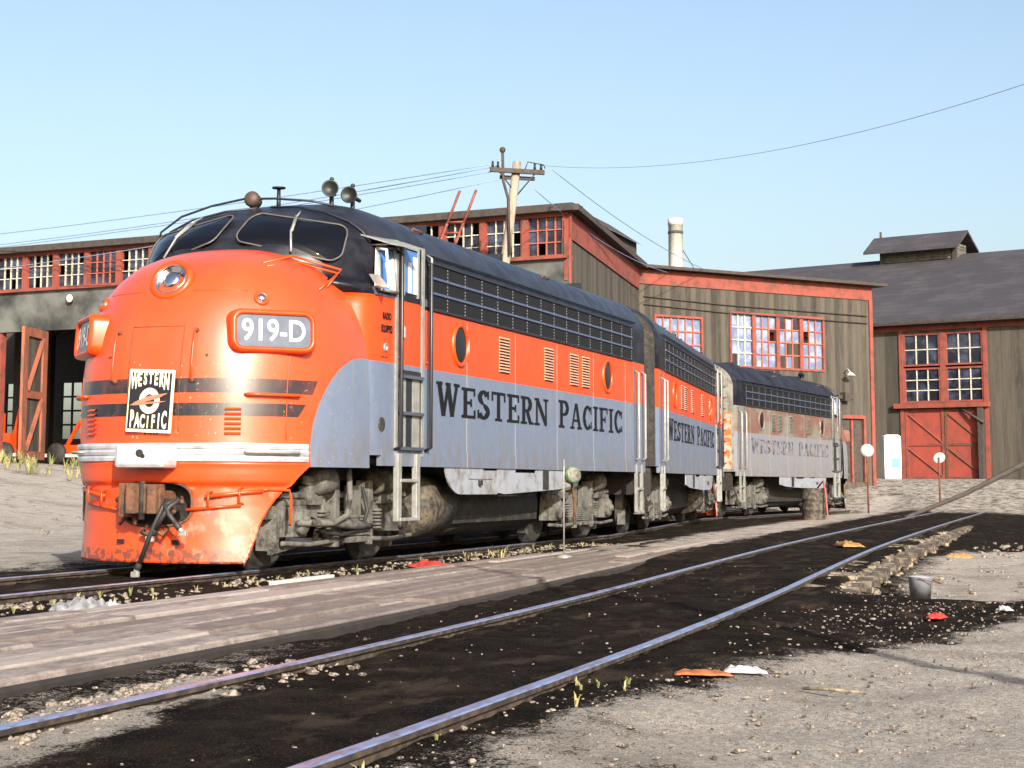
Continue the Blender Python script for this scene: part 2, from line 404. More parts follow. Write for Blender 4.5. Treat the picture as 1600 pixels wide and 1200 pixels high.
def make_truck(name, root, cx, hi=True):
    """two-axle cast truck, centre at cx"""
    tr = MB()
    for s in (-1, 1):
        y = 1.06*s
        prof = [(-1.62, .62), (-1.62, .80), (-1.05, .86), (-.75, .74), (-.45, .62), (.45, .62), (.75, .74), (1.05, .86), (1.62, .80), (1.62, .62),
                (1.66, .36), (1.56, .36), (1.52, .60), (1.20, .60), (1.14, .36), (1.02, .36), (.98, .58), (.62, .50), (.5, .40), (-.5, .40), (-.62, .50), (-.98, .58), (-1.02, .36), (-1.14, .36), (-1.20, .60), (-1.52, .60), (-1.56, .36), (-1.66, .36)]
        tr.prism([(cx+a, b) for a, b in prof], y-.06*s, y+.08*s)
        tr.bb(cx-1.7, cx+1.7, y-.02, y+.10*s, .78, .84)
        tr.bb(cx-.30, cx+.30, y, y+.22*s, .26, .33)                       # spring plank
        for k in (-.95, .95): tr.bb(cx+k-.16, cx+k+.16, y, y+.16*s, .70, .92)
        tr.bb(cx-.14, cx+.14, y+.1*s, y+.2*s, .33, .92)
        tr.bb(cx-.52, cx-.40, y, y+.18*s, .22, .98); tr.bb(cx+.40, cx+.52, y, y+.18*s, .22, .98)
        tr.tube([(cx-1.75, y+.14*s, .30), (cx-1.1, y+.14*s, .27), (cx-.3, y+.16*s, .30)], .03)
        tr.tube([(cx+1.75, y+.14*s, .30), (cx+1.1, y+.14*s, .27), (cx+.3, y+.16*s, .30)], .03)
    tr.bb(cx-.35, cx+.35, -1.0, 1.0, .55, .85)
    o = tr.build('truck_frame', M_truck, root, .012)
    for s in (-1, 1):
        for k in (-1.37, 1.37):
            w = MB(); w.lathe((cx+k, .70*s, .51), (0, s, 0), [(.0, -.03), (.55, -.03), (.555, 0), (.515, .015), (.505, .10), (.46, .135), (.44, .12), (.22, .10), (.16, .14), (0, .14)], 32)
            w.build('wheel', M_wheel, root)
            j = MB(); j.bb(cx+k-.17, cx+k+.17, 1.0*s, 1.22*s, .36, .70)
            j.lathe((cx+k, 1.22*s, .53), (0, s, 0), [(.15, 0), (.15, .05), (.12, .075), (.06, .08), (.05, .12), (0, .12)], 18)
            j.bb(cx+k-.2, cx+k+.2, 1.04*s, 1.2*s, .70, .76)
            j.build('journal_box', M_truck, root, .01)
            b = MB(); b.lathe((cx+k*.62, 1.18*s, .98), (1 if k > 0 else -1, 0, 0), [(0, -.22), (.15, -.22), (.17, -.19), (.17, .12), (.14, .16), (.06, .18), (.05, .34), (0, .34)], 20)
            b.bb(cx+k*.62-.12, cx+k*.62+.12, 1.0*s, 1.18*s, .74, .96)
            b.build('brake_cylinder', M_tank if k < 0 else M_truck, root)
            bs = MB(); bs.tube([(cx+k*.45, 1.13*s, .92), (cx+k*.5, 1.15*s, .6), (cx+k*.56, 1.1*s, .3)], .035)
            bs.build('brake_hanger', M_truck, root); bs = MB(); bs.box((cx+k*1.34+(0), .80*s, .30), (.10, .14, .30), Matrix.Rotation(R(-18 if k > 0 else 18), 3, 'Y'))
            bs.build('brake_shoe', M_truck, root)
        sp = MB()
        for q in range(7): sp.bb(cx-.38+q*.02, cx+.38-q*.02, 1.14*s, 1.28*s, .345+q*.034, .368+q*.034)
        for q in (-.72, .72):
            for r_ in range(6): sp.lathe((cx+q, 1.17*s, .40+r_*.042), (0, 0, 1), [(.03, 0), (.085, .005), (.085, .028), (.03, .033)], 12)
        sp.build('leaf_spring', M_truck, root)
    ax = MB()
    for k in (-1.37, 1.37): ax = MB(); ax.cyl((cx+k, -.68, .51), (cx+k, .68, .51), .09); ax.build('axle', M_wheel, root)
    ax = MB()
    ax.bb(cx-1.2, cx-.5, -.5, .5, .28, .9); ax.build('traction_motor', M_grime, root); ax = MB(); ax.bb(cx+.5, cx+1.2, -.5, .5, .28, .9)
    ax.build('traction_motor', M_grime, root)

def make_loco(loc, az, label, v=0):
    """v 0: the bright leading unit, 1: second unit, 2: the faded unit"""
    fd = 1 if v == 2 else 0
    root = empty('diesel_locomotive', loc, R(az))
    tag(root, label, 'locomotive', 'diesel locomotives coupled in one train')
    P = lambda mb, name, m, bev=0, par=None: mb.build(name, m, par or root, bev)
    # --- body shell: cab front, sides, roof
    zs = [1.27, 1.9, 2.36, 2.7, 3.0, 3.1, 3.14, 3.18, 3.22, 3.26, 3.3, 3.35, 3.4, 3.45, 3.5, 3.56, 3.62]
    zs += [3.62+.78*math.sin(R(i*90/28)) for i in range(1, 28)] + [4.3985]
    m = MB()
    NP = 64
    rows = []
    for z in zs:
        row = [Vector((-14.2, -Ws(z), z))]
        for i in range(1, 14): row.append(Vector((-14.2+i*(10.9-.0)/14, -Ws(z), z)))
        z2 = max(z, 2.6)
        for i in range(NP+1):
            ph = -90+180*i/NP; c, s_ = math.cos(R(ph)), math.sin(R(ph))
            p_, a_, xf_ = cab_sh(z); w = Ws(z2); y = w*(1 if s_ >= 0 else -1)*abs(s_)**(2/p_)
            row.append(Vector((-3.3+(xf_+3.3)*max(c, 0)**(2/a_), y, z)))
        for i in range(13, 0, -1): row.append(Vector((-14.2+i*(10.9)/14, Ws(z), z)))
        row.append(Vector((-14.2, Ws(z), z)))
        rows.append(row)
    m.grid(rows)
    # flat crown of the roof, rounded rear end
    top = rows[-1]; nT = len(top)
    m.add(top, [(i, i+1, nT-2-i, nT-1-i) for i in range(nT//2-1)], True)
    endp = [(r_[0].y, r_[0].z) for r_ in rows]; endo = endp+[(-a, b) for a, b in endp[::-1]]
    m.cur = 0
    m.add([(-14.2, a, b) for a, b in endo]+[(-14.32, a*.965, 1.27+(b-1.27)*.985) for a, b in endo], [(i, (i+1) % len(endo), (i+1) % len(endo)+len(endo), i+len(endo)) for i in range(len(endo))], False)
    m.cur = 1; m.add([(-14.32, a*.965, 1.27+(b-1.27)*.985) for a, b in endo], [tuple(range(len(endo)))])
    m.cur = 0
    P(m, 'body_shell', [MT['shell', fd], M_endg if fd else M_grime])
    # --- nose
    m = MB(); rows = []
    for i in range(41):
        t = R(90*i/40); zn = math.sin(t)**(2/EB) if i else 0; k = max(0, 1-zn**EB)
        if i == 40: k = 1e-5
        row = []
        for j in range(61):
            ph = R(-90+180*j/60); c, s_ = max(math.cos(ph), 0), math.sin(ph)
            row.append(Vector((NX+NL*k**(1/EA)*c**(2/EA), HW*.998*k**(1/EC)*(1 if s_ >= 0 else -1)*abs(s_)**(2/EC), NZ0+NZT*zn)))
        rows.append(row)
    m.grid(rows)
    nz = P(m, 'nose', MT['nose', fd])
    # --- pilot
    m = MB()
    def pil(z, xl, yl, inset, hole=True):
        row = []
        for j in range(193):
            ph = R(-90+180*j/192); c, s_ = max(math.cos(ph), 0), math.sin(ph)
            x = NX+(NL-inset)*c**(2/EA); y = (HW-inset)*(1 if s_ >= 0 else -1)*abs(s_)**(2/EC)
            xL = xl if y > 0 else min(xl, -1.0)
            if x < xL:
                kk = ((xL-NX)/(NL-inset))**EA; yy = (HW-inset)*(1-kk)**(1/EC); x = xL; y = yy*(1 if y > 0 else -1)
            row.append(Vector((x, y, z)))
        return row
    key = [(1.16, -1.12, -.01), (1.10, -1.06, .005), (1.04, -1.0, .01), (.97, -.95, .02), (.94, -.93, .03), (.925, -.92, .055), (.90, -.90, .065), (.80, -.82, .07), (.70, -.76, .07), (.60, -.71, .065), (.50, -.67, .06), (.38, -.64, .055), (.22, -.59, .045), (.10, -.55, .04)]
    spec = []
    for (za, xa, ia), (zb, xb, ib) in zip(key, key[1:]):
        k_ = max(1, round((za-zb)/.022))
        for q in range(k_): t = q/k_; spec.append((za+(zb-za)*t, xa+(xb-xa)*t, 0, ia+(ib-ia)*t))
    spec.append((.10, -.55, 0, .04))
    rows = [pil(*q) for q in spec]
    n = len(rows[0]); vs = [p for r_ in rows for p in r_]; fs = []
    for i in range(len(rows)-1):
        for k in range(n-1):
            c_ = (rows[i][k]+rows[i+1][k+1])/2
            if (abs(c_.y-.03)/.43)**3+(abs(c_.z-.72)/.235)**3 < 1: continue
            fs.append((i*n+k, i*n+k+1, (i+1)*n+k+1, (i+1)*n+k))
    m.add(vs, fs, True)
    po = P(m, 'pilot', MT['pilot', fd]); so_ = po.modifiers.new('solid', 'SOLIDIFY'); so_.thickness = .03; so_.offset = -1
    m = MB(); m.tube([Vector((NX+1.995*max(0, 1-(abs(y)/1.555)**EC)**(1/EA)+.01, y, z)) for y, z in [(.03+.43*(1 if math.cos(R(a)) > 0 else -1)*abs(math.cos(R(a)))**(2/3), .72+.235*(1 if math.sin(R(a)) > 0 else -1)*abs(math.sin(R(a)))**(2/3)) for a in range(0, 361, 6)]], .016, 6, False); P(m, 'pocket_rim', M_rust)
    m = MB(); m.bb(-1.05, -.52, -.60, .60, .42, 1.02); P(m, 'coupler_pocket', M_grime)
    # --- stainless band, three flutes
    m = MB()
    prof = [(1.17, .0), (1.172, .028), (1.205, .034), (1.228, .028), (1.234, .012), (1.24, .028), (1.27, .036), (1.295, .028), (1.30, .012), (1.306, .028), (1.335, .034), (1.362, .028), (1.366, 0)]
    rows = []
    for z, off in prof:
        row = []
        for j in range(57):
            ph = R(-59+118*j/56); c, s_ = math.cos(ph), math.sin(ph)
            row.append(Vector((NX+(NL+off)*c**(2/EA), (HW+off)*(1 if s_ >= 0 else -1)*abs(s_)**(2/EC), z)))
        rows.append(row)
    m.grid(rows, smooth=False); P(m, 'stainless_band', M_ss)
    # --- windshields
    for s in (-1, 1):
        o_ = skew_rrect(.12*s, 1.27*s, 3.70, 3.47, 4.10, 3.90, .12)
        m = MB(); patch(m, o_, cab_pt, .045, 14); w = P(m, 'windshield', M_glass)
        m = MB(); m.tube([cab_pt(a, b, .056)[0] for a, b in o_+o_[:1]], .011, 6, False); m.build('window_frame', M_frame, w)
        m = MB(); m.tube([cab_pt(.82*s, 3.56, .06)[0], cab_pt(.75*s, 3.8, .06)[0], cab_pt(.67*s, 4.02, .06)[0]], .014, 6); m.build('centre_bar', M_silv, w)
        m = MB(); m.tube([cab_pt(.66*s, 4.10, .05)[0], cab_pt(.70*s, 3.99, .07)[0]], .012, 6); m.tube([cab_pt(.70*s, 3.99, .07)[0], cab_pt(.76*s, 3.80, .065)[0]], .017, 5); m.build('wiper', M_silv, w)
    # rain gutter over the windshields
    for s in (-1, 1):
        m = MB(); m.tube([cab_pt(y*s, z, .03)[0] for y, z in ((.1, 4.25), (.5, 4.22), (.9, 4.12), (1.2, 4.0), (1.36, 3.88), (1.45, 3.76))], .016, 6); P(m, 'rain_gutter', M_navy)
    # --- headlight
    c_, n_ = nose_pt(0, 3.14); n_ = (n_+Vector((.6, 0, 0))).normalized(); c_ = c_-n_*.03
    m = MB(); m.lathe(c_, n_, [(.215, -.14), (.255, -.02), (.262, .05), (.245, .085), (.215, .095), (.19, .085), (.183, .04)], 40); hl = P(m, 'headlight', M_or if not fd else MT['nose', 1])
    m = MB(); m.lathe(c_+n_*.045, n_, [(.19, .025), (.155, .0), (.11, -.035), (.05, -.06), (0, -.065)], 32); m.build('reflector', M_chrome, hl)
    m = MB(); m.lathe(c_+n_*.055, n_, [(.10, 0), (.098, .02), (.06, .034), (0, .036)], 24); m.build('lens', M_chrome, hl)
    m = MB(); m.lathe(c_+n_*.07, n_, [(.182, .0), (.19, .012), (.182, .02), (.17, .014), (.17, 0)], 32); m.build('rim', M_chrome, hl)
    # --- classification lights
    for s in (-1, 1):
        c_, n_ = nose_pt(1.0*s, 2.93); m = MB(); m.lathe(c_, n_, [(.085, -.02), (.085, .02), (.07, .035), (.055, .02)], 20); q = P(m, 'class_light', M_or)
        m = MB(); m.lathe(c_, n_, [(.056, .01), (.045, .04), (.02, .05), (0, .052)], 16); m.build('lens', M_chrome, q)
    # --- number boards
    for s in (-1, 1):
        nrm = Vector((math.cos(R(46*s)), math.sin(R(46*s)), .06)).normalized()
        c_, _n = nose_pt(1.15*s, 2.56, .02); F = frame_at(c_, nrm)
        m = MB()
        secs = [(.98, .50, .13, -.35), (.96, .47, .12, .03), (.93, .44, .115, .075), (.88, .39, .10, .085), (.84, .35, .085, .072), (.835, .345, .085, .045)]
        m.grid([[Vector((a, b, d)) for a, b in rrect(w_, h_, r_)] for w_, h_, r_, d in secs], True, close=True)
        xf(m, F); nb = P(m, 'number_board', M_or if not fd else MT['nose', 1])
        m = MB(); o_ = rrect(.83, .34, .08); m.add([(a, b, .05) for a, b in o_], [tuple(range(len(o_)))]); xf(m, F)
        gm = m.build('number_glass', M_trim, nb)
        m = MB(); font_mesh(m, '919-D', F @ Matrix.Translation((0, -.005, .056)), .33, .004, 0, .86); m.build('painted_number', M_wh2, nb)
    # --- nose door seams, grab irons, tow rings
    if 1:
        m = MB()
        for y in (-.32, .32): m.tube([nose_pt(y, z, .002)[0] for z in [2.62-.06*i for i in range(20)]], .006, 5)
        m.tube([nose_pt(y, 2.62, .002)[0] for y in [-.32+.064*i for i in range(11)]], .006, 5)
        P(m, 'nose_door_edge', M_rust if not fd else M_endg)
        for s in (-1, 1):
            m = MB(); m.tube([nose_pt(1.30*s, z, .001)[0] for z in [1.40+.1*i for i in range(15)]], .005, 5); m2 = MB(); m2.tube([nose_pt(y*s, 3.02+.0*y, .001)[0] for y in [.30+.08*i for i in range(8)]], .004, 5)
            P(m, 'sheet_seam', M_or); P(m2, 'sheet_seam', M_or)
            m = MB(); m.tube([nose_pt(.60*s, 2.30, 0)[0], nose_pt(.60*s, 2.30, .03)[0]], .012, 6); P(m, 'bolt', M_rust)
        for y in (-.50, .46):
            m = MB(); a = [nose_pt(y, z, .0)[0] for z in (2.56, 2.0)]; 
            m.tube([nose_pt(y, 2.57, 0)[0], nose_pt(y, 2.56, .06)[0]]+[nose_pt(y, z, .06)[0] for z in (2.4, 2.2, 2.04)]+[nose_pt(y, 2.03, 0)[0]], .013, 8); P(m, 'grab_iron', M_or)
            m = MB(); 
            for z in (2.57, 2.03): m.ball(nose_pt(y, z, .01)[0], .03)
            P(m, 'grab_foot', M_rust)
        for s in (-1, 1):
            m = MB(); pts = [nose_pt(s*y, 1.88, o)[0] for y, o in ((.98, 0), (1.0, .06), (1.1, .06), (1.22, .06), (1.36, .06), (1.38, 0))]; m.tube(pts, .018, 8); P(m, 'grab_iron', M_or)
            m = MB(); pts = [nose_pt(s*y, 1.27, o)[0] for y, o in ((.98, .02), (1.0, .09), (1.1, .09), (1.22, .09), (1.36, .09), (1.38, .02))]; m.tube(pts, .016, 8); P(m, 'grab_iron', M_silv)
            m = MB(); e1 = cab_pt(.98*s, 3.25, .0)[0]; e2 = cab_pt(1.36*s, 3.12, .0)[0]
            dv = Vector((.10, 0, .0)); m.tube([nose_pt(.80*s, 3.38)[0], cab_pt(.85*s, 3.50, .10)[0], cab_pt(1.25*s, 3.38, .12)[0], nose_pt(1.30*s, 3.15)[0]], .016, 8)
            m.tube([nose_pt(.86*s, 3.34)[0], cab_pt(.90*s, 3.44, .13)[0], cab_pt(1.22*s, 3.33, .15)[0], nose_pt(1.30*s, 3.10)[0]], .014, 8); P(m, 'grab_iron', M_or)
            # nose louvres
            m = MB()
            for i in range(6):
                z = 1.74-i*.052
                pts = [nose_pt(s*(.80+.03*q), z, .004)[0] for q in range(6)]; p2 = [nose_pt(s*(.80+.03*q), z-.022, .03)[0] for q in range(6)]
                p3 = [nose_pt(s*(.80+.03*q), z-.026, .004)[0] for q in range(6)]
                m.grid([pts, p2, p3], False)
            P(m, 'nose_louver', M_or)
    # --- emblem
    if v == 0:
        F = frame_at(Vector((-.205, 0.0, 1.81)), Vector((1, 0, .03))) @ Matrix.Rotation(R(-2.5), 4, 'Z') @ Matrix.Diagonal((1.06, 1.16, 1, 1))
        m = MB(); m.box((0, 0, 0), (.52, .58, .03)); xf(m, F); em = P(m, 'emblem_plate', M_cream, .004)
        m = MB(); m.box((0, 0, .018), (.48, .52, .006)); xf(m, F); m.build('emblem_field', M_blk, em)
        m = MB()
        m.lathe((0, 0, .024), (0, 0, 1), [(.06, 0), (.062, .003), (.118, .003), (.12, 0)], 28, False)
        for txt, yy, hs in (('WESTERN', .178, [.15, .125, .11, .10, .11, .125, .15]), ('PACIFIC', -.178, [.15, .13, .115, .105, .115, .13, .15])):
            for i, ch in enumerate(txt):
                w_ = .44/7; hgt = hs[i]; yc = yy + (.15-hgt)/2*(1 if yy > 0 else -1)
                font_mesh(m, ch, Matrix.Translation((-.22+w_*(i+.5), yc, .026)) @ Matrix.Diagonal((w_/.062*.075/.09, hgt/.07*1.0, 1, 1)), .1, .004)
        xf(m, F); m.build('emblem_lettering', M_cream, em)
        m = MB(); fe = [(-.22, -.05), (-.12, -.035), (.0, .0), (.12, .03), (.215, .075), (.13, .065), (0, .045), (-.1, .01), (-.16, -.015)]
        m.add([(a, b, .034) for a, b in fe], [tuple(range(len(fe)))]); m.add([(a*.93+.005, b*.4-.028, .0345) for a, b in fe], [tuple(range(len(fe)))])
        xf(m, F); m.build('feather', simple('feather_red', (.66, .16, .10), .5), em)
        m = MB(); font_mesh(m, 'P-119', frame_at(nose_pt(0, 1.475, .004)[0], (1, 0, 0)), .075, .002); P(m, 'small_nose_number', M_letter)
    # --- chrome coupler cover on the band
    m = MB(); m.box((-.08, .04, 1.225), (.30, .60, .26)); cc = P(m, 'coupler_cover', M_ss, .035)
    m = MB(); m.box((.075, .04, 1.235), (.012, .50, .19)); m.build('cover_plate', M_cplate, cc, .01)
    m = MB(); m.ball((.082, 0.06, 1.25), .05, .12, 1, .9, 8); m.ball((.082, .10, 1.22), .03, .12, 1, .9, 8); m.build('dent', M_grime, cc)
    def sh(mb): mb.v = [(x-.22, y+.06, z-.04) for x, y, z in mb.v]
    # --- coupler, hoses, uncoupling rod
    m = MB(); m.bb(-.3, .16, -.10, .10, .70, .90); m.prism([(.05, -.17), (.26, -.19), (.34, -.13), (.31, -.05), (.22, -.04), (.21, .05), (.30, .10), (.27, .19), (.06, .18)], .66, .97, 'z')
    m.bb(.04, .16, -.34, -.14, .62, .98); m.bb(.10, .20, .02, .20, .70, .93)
    sh(m); cp = P(m, 'coupler', M_rust, .015)
    m = MB(); m.cyl((.2, -.02, .60), (.2, -.02, 1.0), .035, 10); m.box((.24, .11, .84), (.03, .05, .10)); sh(m); m.build('knuckle_pin', M_grime, cp)
    for i, (y, dy, ln) in enumerate(((.30, -.34, .62), (.36, -.22, .26), (.22, .2, .2))):
        m = MB(); pts = [Vector((.0, y, .78)), Vector((.10, y, .80)), Vector((.19, y+dy*.2, .74)), Vector((.22, y+dy*.55, .74-ln*.45)), Vector((.20, y+dy, .74-ln))]; m.tube(pts, .026, 10)
        m.lathe(pts[-1], (pts[-1]-pts[-2]), [(.03, -.03), (.036, 0), (.036, .04), (.02, .05), (0, .05)], 10)
        sh(m); h = P(m, 'air_hose', M_rub)
        m = MB(); d_ = (pts[-1]-pts[-2]).normalized(); m.cyl(pts[-1], pts[-1]+d_*.08, .032, 10); m.box(pts[-1]+d_*.1, (.05, .09, .06)); sh(m); m.build('hose_coupling', M_silv, h, .01)
    m = MB()
    for i in range(14): 
        y = random.uniform(-.3, .42); z = random.uniform(.5, .9); m.tube([(.0, y, z), (.09, y+random.uniform(-.1, .1), z+random.uniform(-.1, .1)), (.06, y+random.uniform(-.2, .2), z-random.uniform(0, .12))], random.uniform(.012, .03), 6)
    sh(m); P(m, 'draft_gear_fittings', M_rust if not v else M_truck)
    for s in (-1, 1):
        m = MB(); q = lambda y, z, o: Vector((NX+(NL-.08+o)*max(0, 1-(abs(y)/(HW-.08))**EC)**(1/EA), y, z))
        m.tube([q(s*y, z, .07) for y, z in ((.42, .66), (.7, .69), (.95, .71))], .016, 8)
        m.tube([q(s*y, z, .08) for y, z in ((.62, .80), (.85, .83), (1.0, .85), (1.12, .86))], .022, 8)
        for y, z in ((.66, .80), (.94, .84)): m.tube([q(s*y, z+.05, .0), q(s*y, z+.05, .10), q(s*y, z-.1, .10), q(s*y, z-.12, 0)], .014, 6)
        P(m, 'uncoupling_rod', M_or)
        m = MB(); m.tube([q(s*1.08, .86, .06), q(s*1.16, .88, .09), q(s*1.30, .87, .10), q(s*1.31, .80, .10), q(s*1.31, .52, .10), q(s*1.29, .50, .02)], .015, 8); P(m, 'grab_iron', M_or if s > 0 else M_rust)
    m = MB()
    for y in (-.38, .30): 
        p_ = Vector((nose_x(y, 1.2)-.028, y, .32)); m.box(p_, (.02, .085, .045))
    P(m, 'pilot_slot', M_blk)
    # --- cab sides: window, door, handrails, steps
    for s in (-1, 1):
        Y = HW*s
        def wallq(mb, pts, d): mb.prism(pts, Y-.01*s, Y+d*s)
        m = MB(); wallq(m, [(-2.42, 3.13), (-3.95, 3.13), (-3.95, 3.22), (-2.40, 3.22)], .014); P(m, 'belt_strip', M_trim)
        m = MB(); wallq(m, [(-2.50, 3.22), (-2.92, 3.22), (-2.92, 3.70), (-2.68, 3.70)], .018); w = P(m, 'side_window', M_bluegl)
        m = MB(); pts = [(-2.46, 3.20), (-2.95, 3.20), (-2.95, 3.73), (-2.66, 3.73), (-2.46, 3.20)]
        for a, b in zip(pts, pts[1:]): m.tube([(a[0], Y+.03*s, a[1]), (b[0], Y+.03*s, b[1])], .024, 6)
        m.build('window_frame', M_silv, w)
        m = MB(); m.prism([(-2.76, 3.22), (-2.92, 3.22), (-2.92, 3.62), (-2.76, 3.54)], Y+.019*s, Y+.026*s); m.build('blind', M_white, w)
        if s > 0: m = MB(); A = [(-2.42, Y+.02*s, 3.22), (-2.64, Y+.02*s, 3.70), (-2.50, Y+.26*s, 3.66), (-2.30, Y+.26*s, 3.20)]
        for i in range(4 if s > 0 else 0): m.tube([A[i], A[(i+1) % 4]], .016, 6)
        if s > 0: m.add([Vector(A[0])+Vector((0, .01*s, 0)), Vector(A[3]), Vector(A[3])*.66+Vector(A[2])*.34, Vector(A[0])*.66+Vector(A[1])*.34], [(0, 1, 2, 3)])
        if s > 0: m.build('vent_wing', M_white, w)
        m = MB(); m.box((-2.85, Y+.14*s, 3.80), (.62, .36, .02), Matrix.Rotation(R(-22*s), 3, 'X')); m.tube([(-2.6, Y, 3.74), (-2.6, Y+.28*s, 3.74)], .01, 5); (P(m, 'sun_visor', M_silv) if s > 0 else None)
        # door
        m = MB(); m.bb(-3.10, -3.72, Y-.01*s, Y+.012*s, 2.30, 3.86); d = P(m, 'cab_door', MT['shell', fd])
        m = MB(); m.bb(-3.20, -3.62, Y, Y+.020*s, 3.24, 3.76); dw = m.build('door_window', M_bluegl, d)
        m = MB(); m.bb(-3.32, -3.42, Y+.021*s, Y+.027*s, 3.24, 3.62); m.bb(-3.47, -3.60, Y+.021*s, Y+.027*s, 3.24, 3.70); m.build('blind', M_white, d)
        m = MB(); m.bb(-3.17, -3.21, Y, Y+.03*s, 3.20, 3.80); m.bb(-3.61, -3.65, Y, Y+.03*s, 3.20, 3.80); m.bb(-3.17, -3.65, Y, Y+.028*s, 3.78, 3.82); m.build('door_frame', M_silv, d)
        m = MB(); m.box((-3.18, Y+.03*s, 2.75), (.03, .05, .14)); m.build('handle', M_silv, d, .008)
        m = MB(); m.bb(-3.02, -3.80, Y-.005*s, Y+.006*s, 1.29, 2.30); sw = P(m, 'step_well', M_blk)
        m = MB(); m.bb(-3.10, -3.30, Y, Y+.012*s, 1.34, 2.22); m.bb(-3.50, -3.72, Y, Y+.014*s, 1.34, 2.24); m.build('well_lining', M_silv, sw)
        for z in (1.36, 1.78, 2.22):
            m = MB(); m.bb(-3.08, -3.76, Y, Y+.06*s, z-.02, z+.02); m.build('step_tread', M_trim, sw)
        m = MB(); m.bb(-2.98, -3.05, Y-.0, Y+.02*s, 1.27, 3.84); m.bb(-3.78, -3.85, Y, Y+.02*s, 1.27, 3.84); P(m, 'door_post', M_silv)
        for x in (-2.985, -3.90):
            m = MB(); m.tube([(x, Y, 1.34), (x, Y+.09*s, 1.38), (x, Y+.09*s, 2.5), (x, Y+.09*s, 3.66), (x, Y, 3.72)], .023, 8); P(m, 'handrail', M_blk)
            m = MB(); m.tube([(x-.05, Y, 2.42), (x-.05, Y+.07*s, 2.46), (x-.05, Y+.07*s, 3.74), (x-.05, Y, 3.78)], .016, 8); P(m, 'handrail', M_silv)
        m = MB()
        for x in (-3.06, -3.62): m.bb(x-.055, x+.055, Y-.02*s, Y+.05*s, .50, 1.30)
        for z in (.52, .98): m.bb(-3.06, -3.62, Y-.05*s, Y+.06*s, z-.02, z+.02)
        P(m, 'ladder', M_silv, .008)
        # lettering by the door, latch panel
        m = MB(); fr = frame_at((-2.74, Y+.008*s, 2.90), (0, s, 0))
        font_mesh(m, 'RADIO', fr, .115, .005, 0, .7); P(m, 'small_cab_lettering', M_letter); m = MB(); font_mesh(m, 'EQUIPPED', fr @ Matrix.Translation((0, -.15, 0)), .115, .005, 0, .62)
        P(m, 'small_cab_lettering', M_letter)
        m = MB(); m.bb(-2.58, -2.76, Y-.01*s, Y+.014*s, 2.42, 2.66); lp = P(m, 'latch_panel', M_or)
        m = MB(); m.lathe((-2.67, Y+.014*s, 2.53), (0, s, 0), [(.05, 0), (.05, .02), (.035, .02), (.03, 0)], 14); m.build('latch', M_silv, lp)
        m = MB(); m.lathe((-2.62, Y, 1.63), (0, s, 0), [(.085, 0), (.085, .008), (.07, .012), (0, .012)], 18); P(m, 'builder_plate', M_tank)
        # portholes
        for x in (-5.1, -11.85):
            m = MB(); m.lathe((x, Y, 2.74), (0, s, 0), [(.29, -.01), (.29, .02), (.26, .035), (.235, .02), (.23, -.0)], 32); ph = P(m, 'porthole', MT['shell', fd])
            m = MB(); m.lathe((x, Y, 2.74), (0, s, 0), [(.232, .004), (.1, .008), (0, .008)], 32); m.build('porthole_glass', M_glass, ph)
        # louvres
        for x, w_ in ((-6.78, .40), (-8.75, .40), (-10.0, .40), (-10.62, .36)):
            m = MB()
            for i in range(12):
                z = 2.98-i*.042; m.prism([(0, z), (.028, z-.026), (0, z-.026)], x-w_/2, x+w_/2, 'x'); 
            m.v = [(a, Y+b*s, c) for a, b, c in m.v]
            lv = P(m, 'side_louver', M_louv if not fd else M_endg)
            m = MB()
            for i in range(12): z = 2.953-i*.042; m.bb(x-w_/2+.01, x+w_/2-.01, Y+.001*s, Y+.016*s, z-.014, z)
            m.build('louver_gap', M_blk, lv)
        # grille belt
        m = MB(); m.bb(-3.98, -13.35, Y-.02*s, Y+.012*s, 3.12, 3.70); gr = P(m, 'roof_side_grille', M_mesh)
        for z in (3.115, 3.32, 3.51, 3.70):
            m = MB(); m.bb(-3.98, -13.35, Y, Y+.034*s, z-.016, z+.016); m.build('grille_bar', M_bar if 3.2 < z < 3.6 else M_navy, gr, .006)
        m = MB(); x = -4.0
        while x > -13.4:
            m.bb(x-.010, x+.010, Y, Y+.016*s, 3.13, 3.69); m.build('grille_seam', M_seam, gr); m = MB()
            x -= .622
        # roof drip rail and rear door rails
        m = MB(); m.tube([(-4.0, Y+.005*s, 3.80), (-13.6, Y+.005*s, 3.80)], .014, 6); P(m, 'drip_rail', M_navy)
        for x in (-13.55, -13.98):
            m = MB(); m.tube([(x, Y, 1.36), (x, Y+.08*s, 1.40), (x, Y+.08*s, 2.9), (x, Y, 2.94)], .02, 8); P(m, 'handrail', M_silv)
        m = MB(); m.bb(-13.5, -13.53, Y, Y+.012*s, 1.30, 3.05); m.bb(-14.03, -14.06, Y, Y+.012*s, 1.30, 3.05); P(m, 'rear_door_edge', M_trim)
        m = MB()
        for x in (-13.6, -13.95): m.bb(x-.03, x+.03, Y-.02*s, Y+.03*s, .45, 1.28)
        for z in (.46, .86): m.bb(-13.6, -13.95, Y-.04*s, Y+.05*s, z-.02, z+.02)
        P(m, 'ladder', M_silv)
        # sill
        m = MB(); m.bb(-2.62, -14.2, Y-.06*s, Y+.010*s, 1.15, 1.34); P(m, 'side_sill', MT['shell', fd])
        # name
        m = MB(); h = .385; m2 = MB()
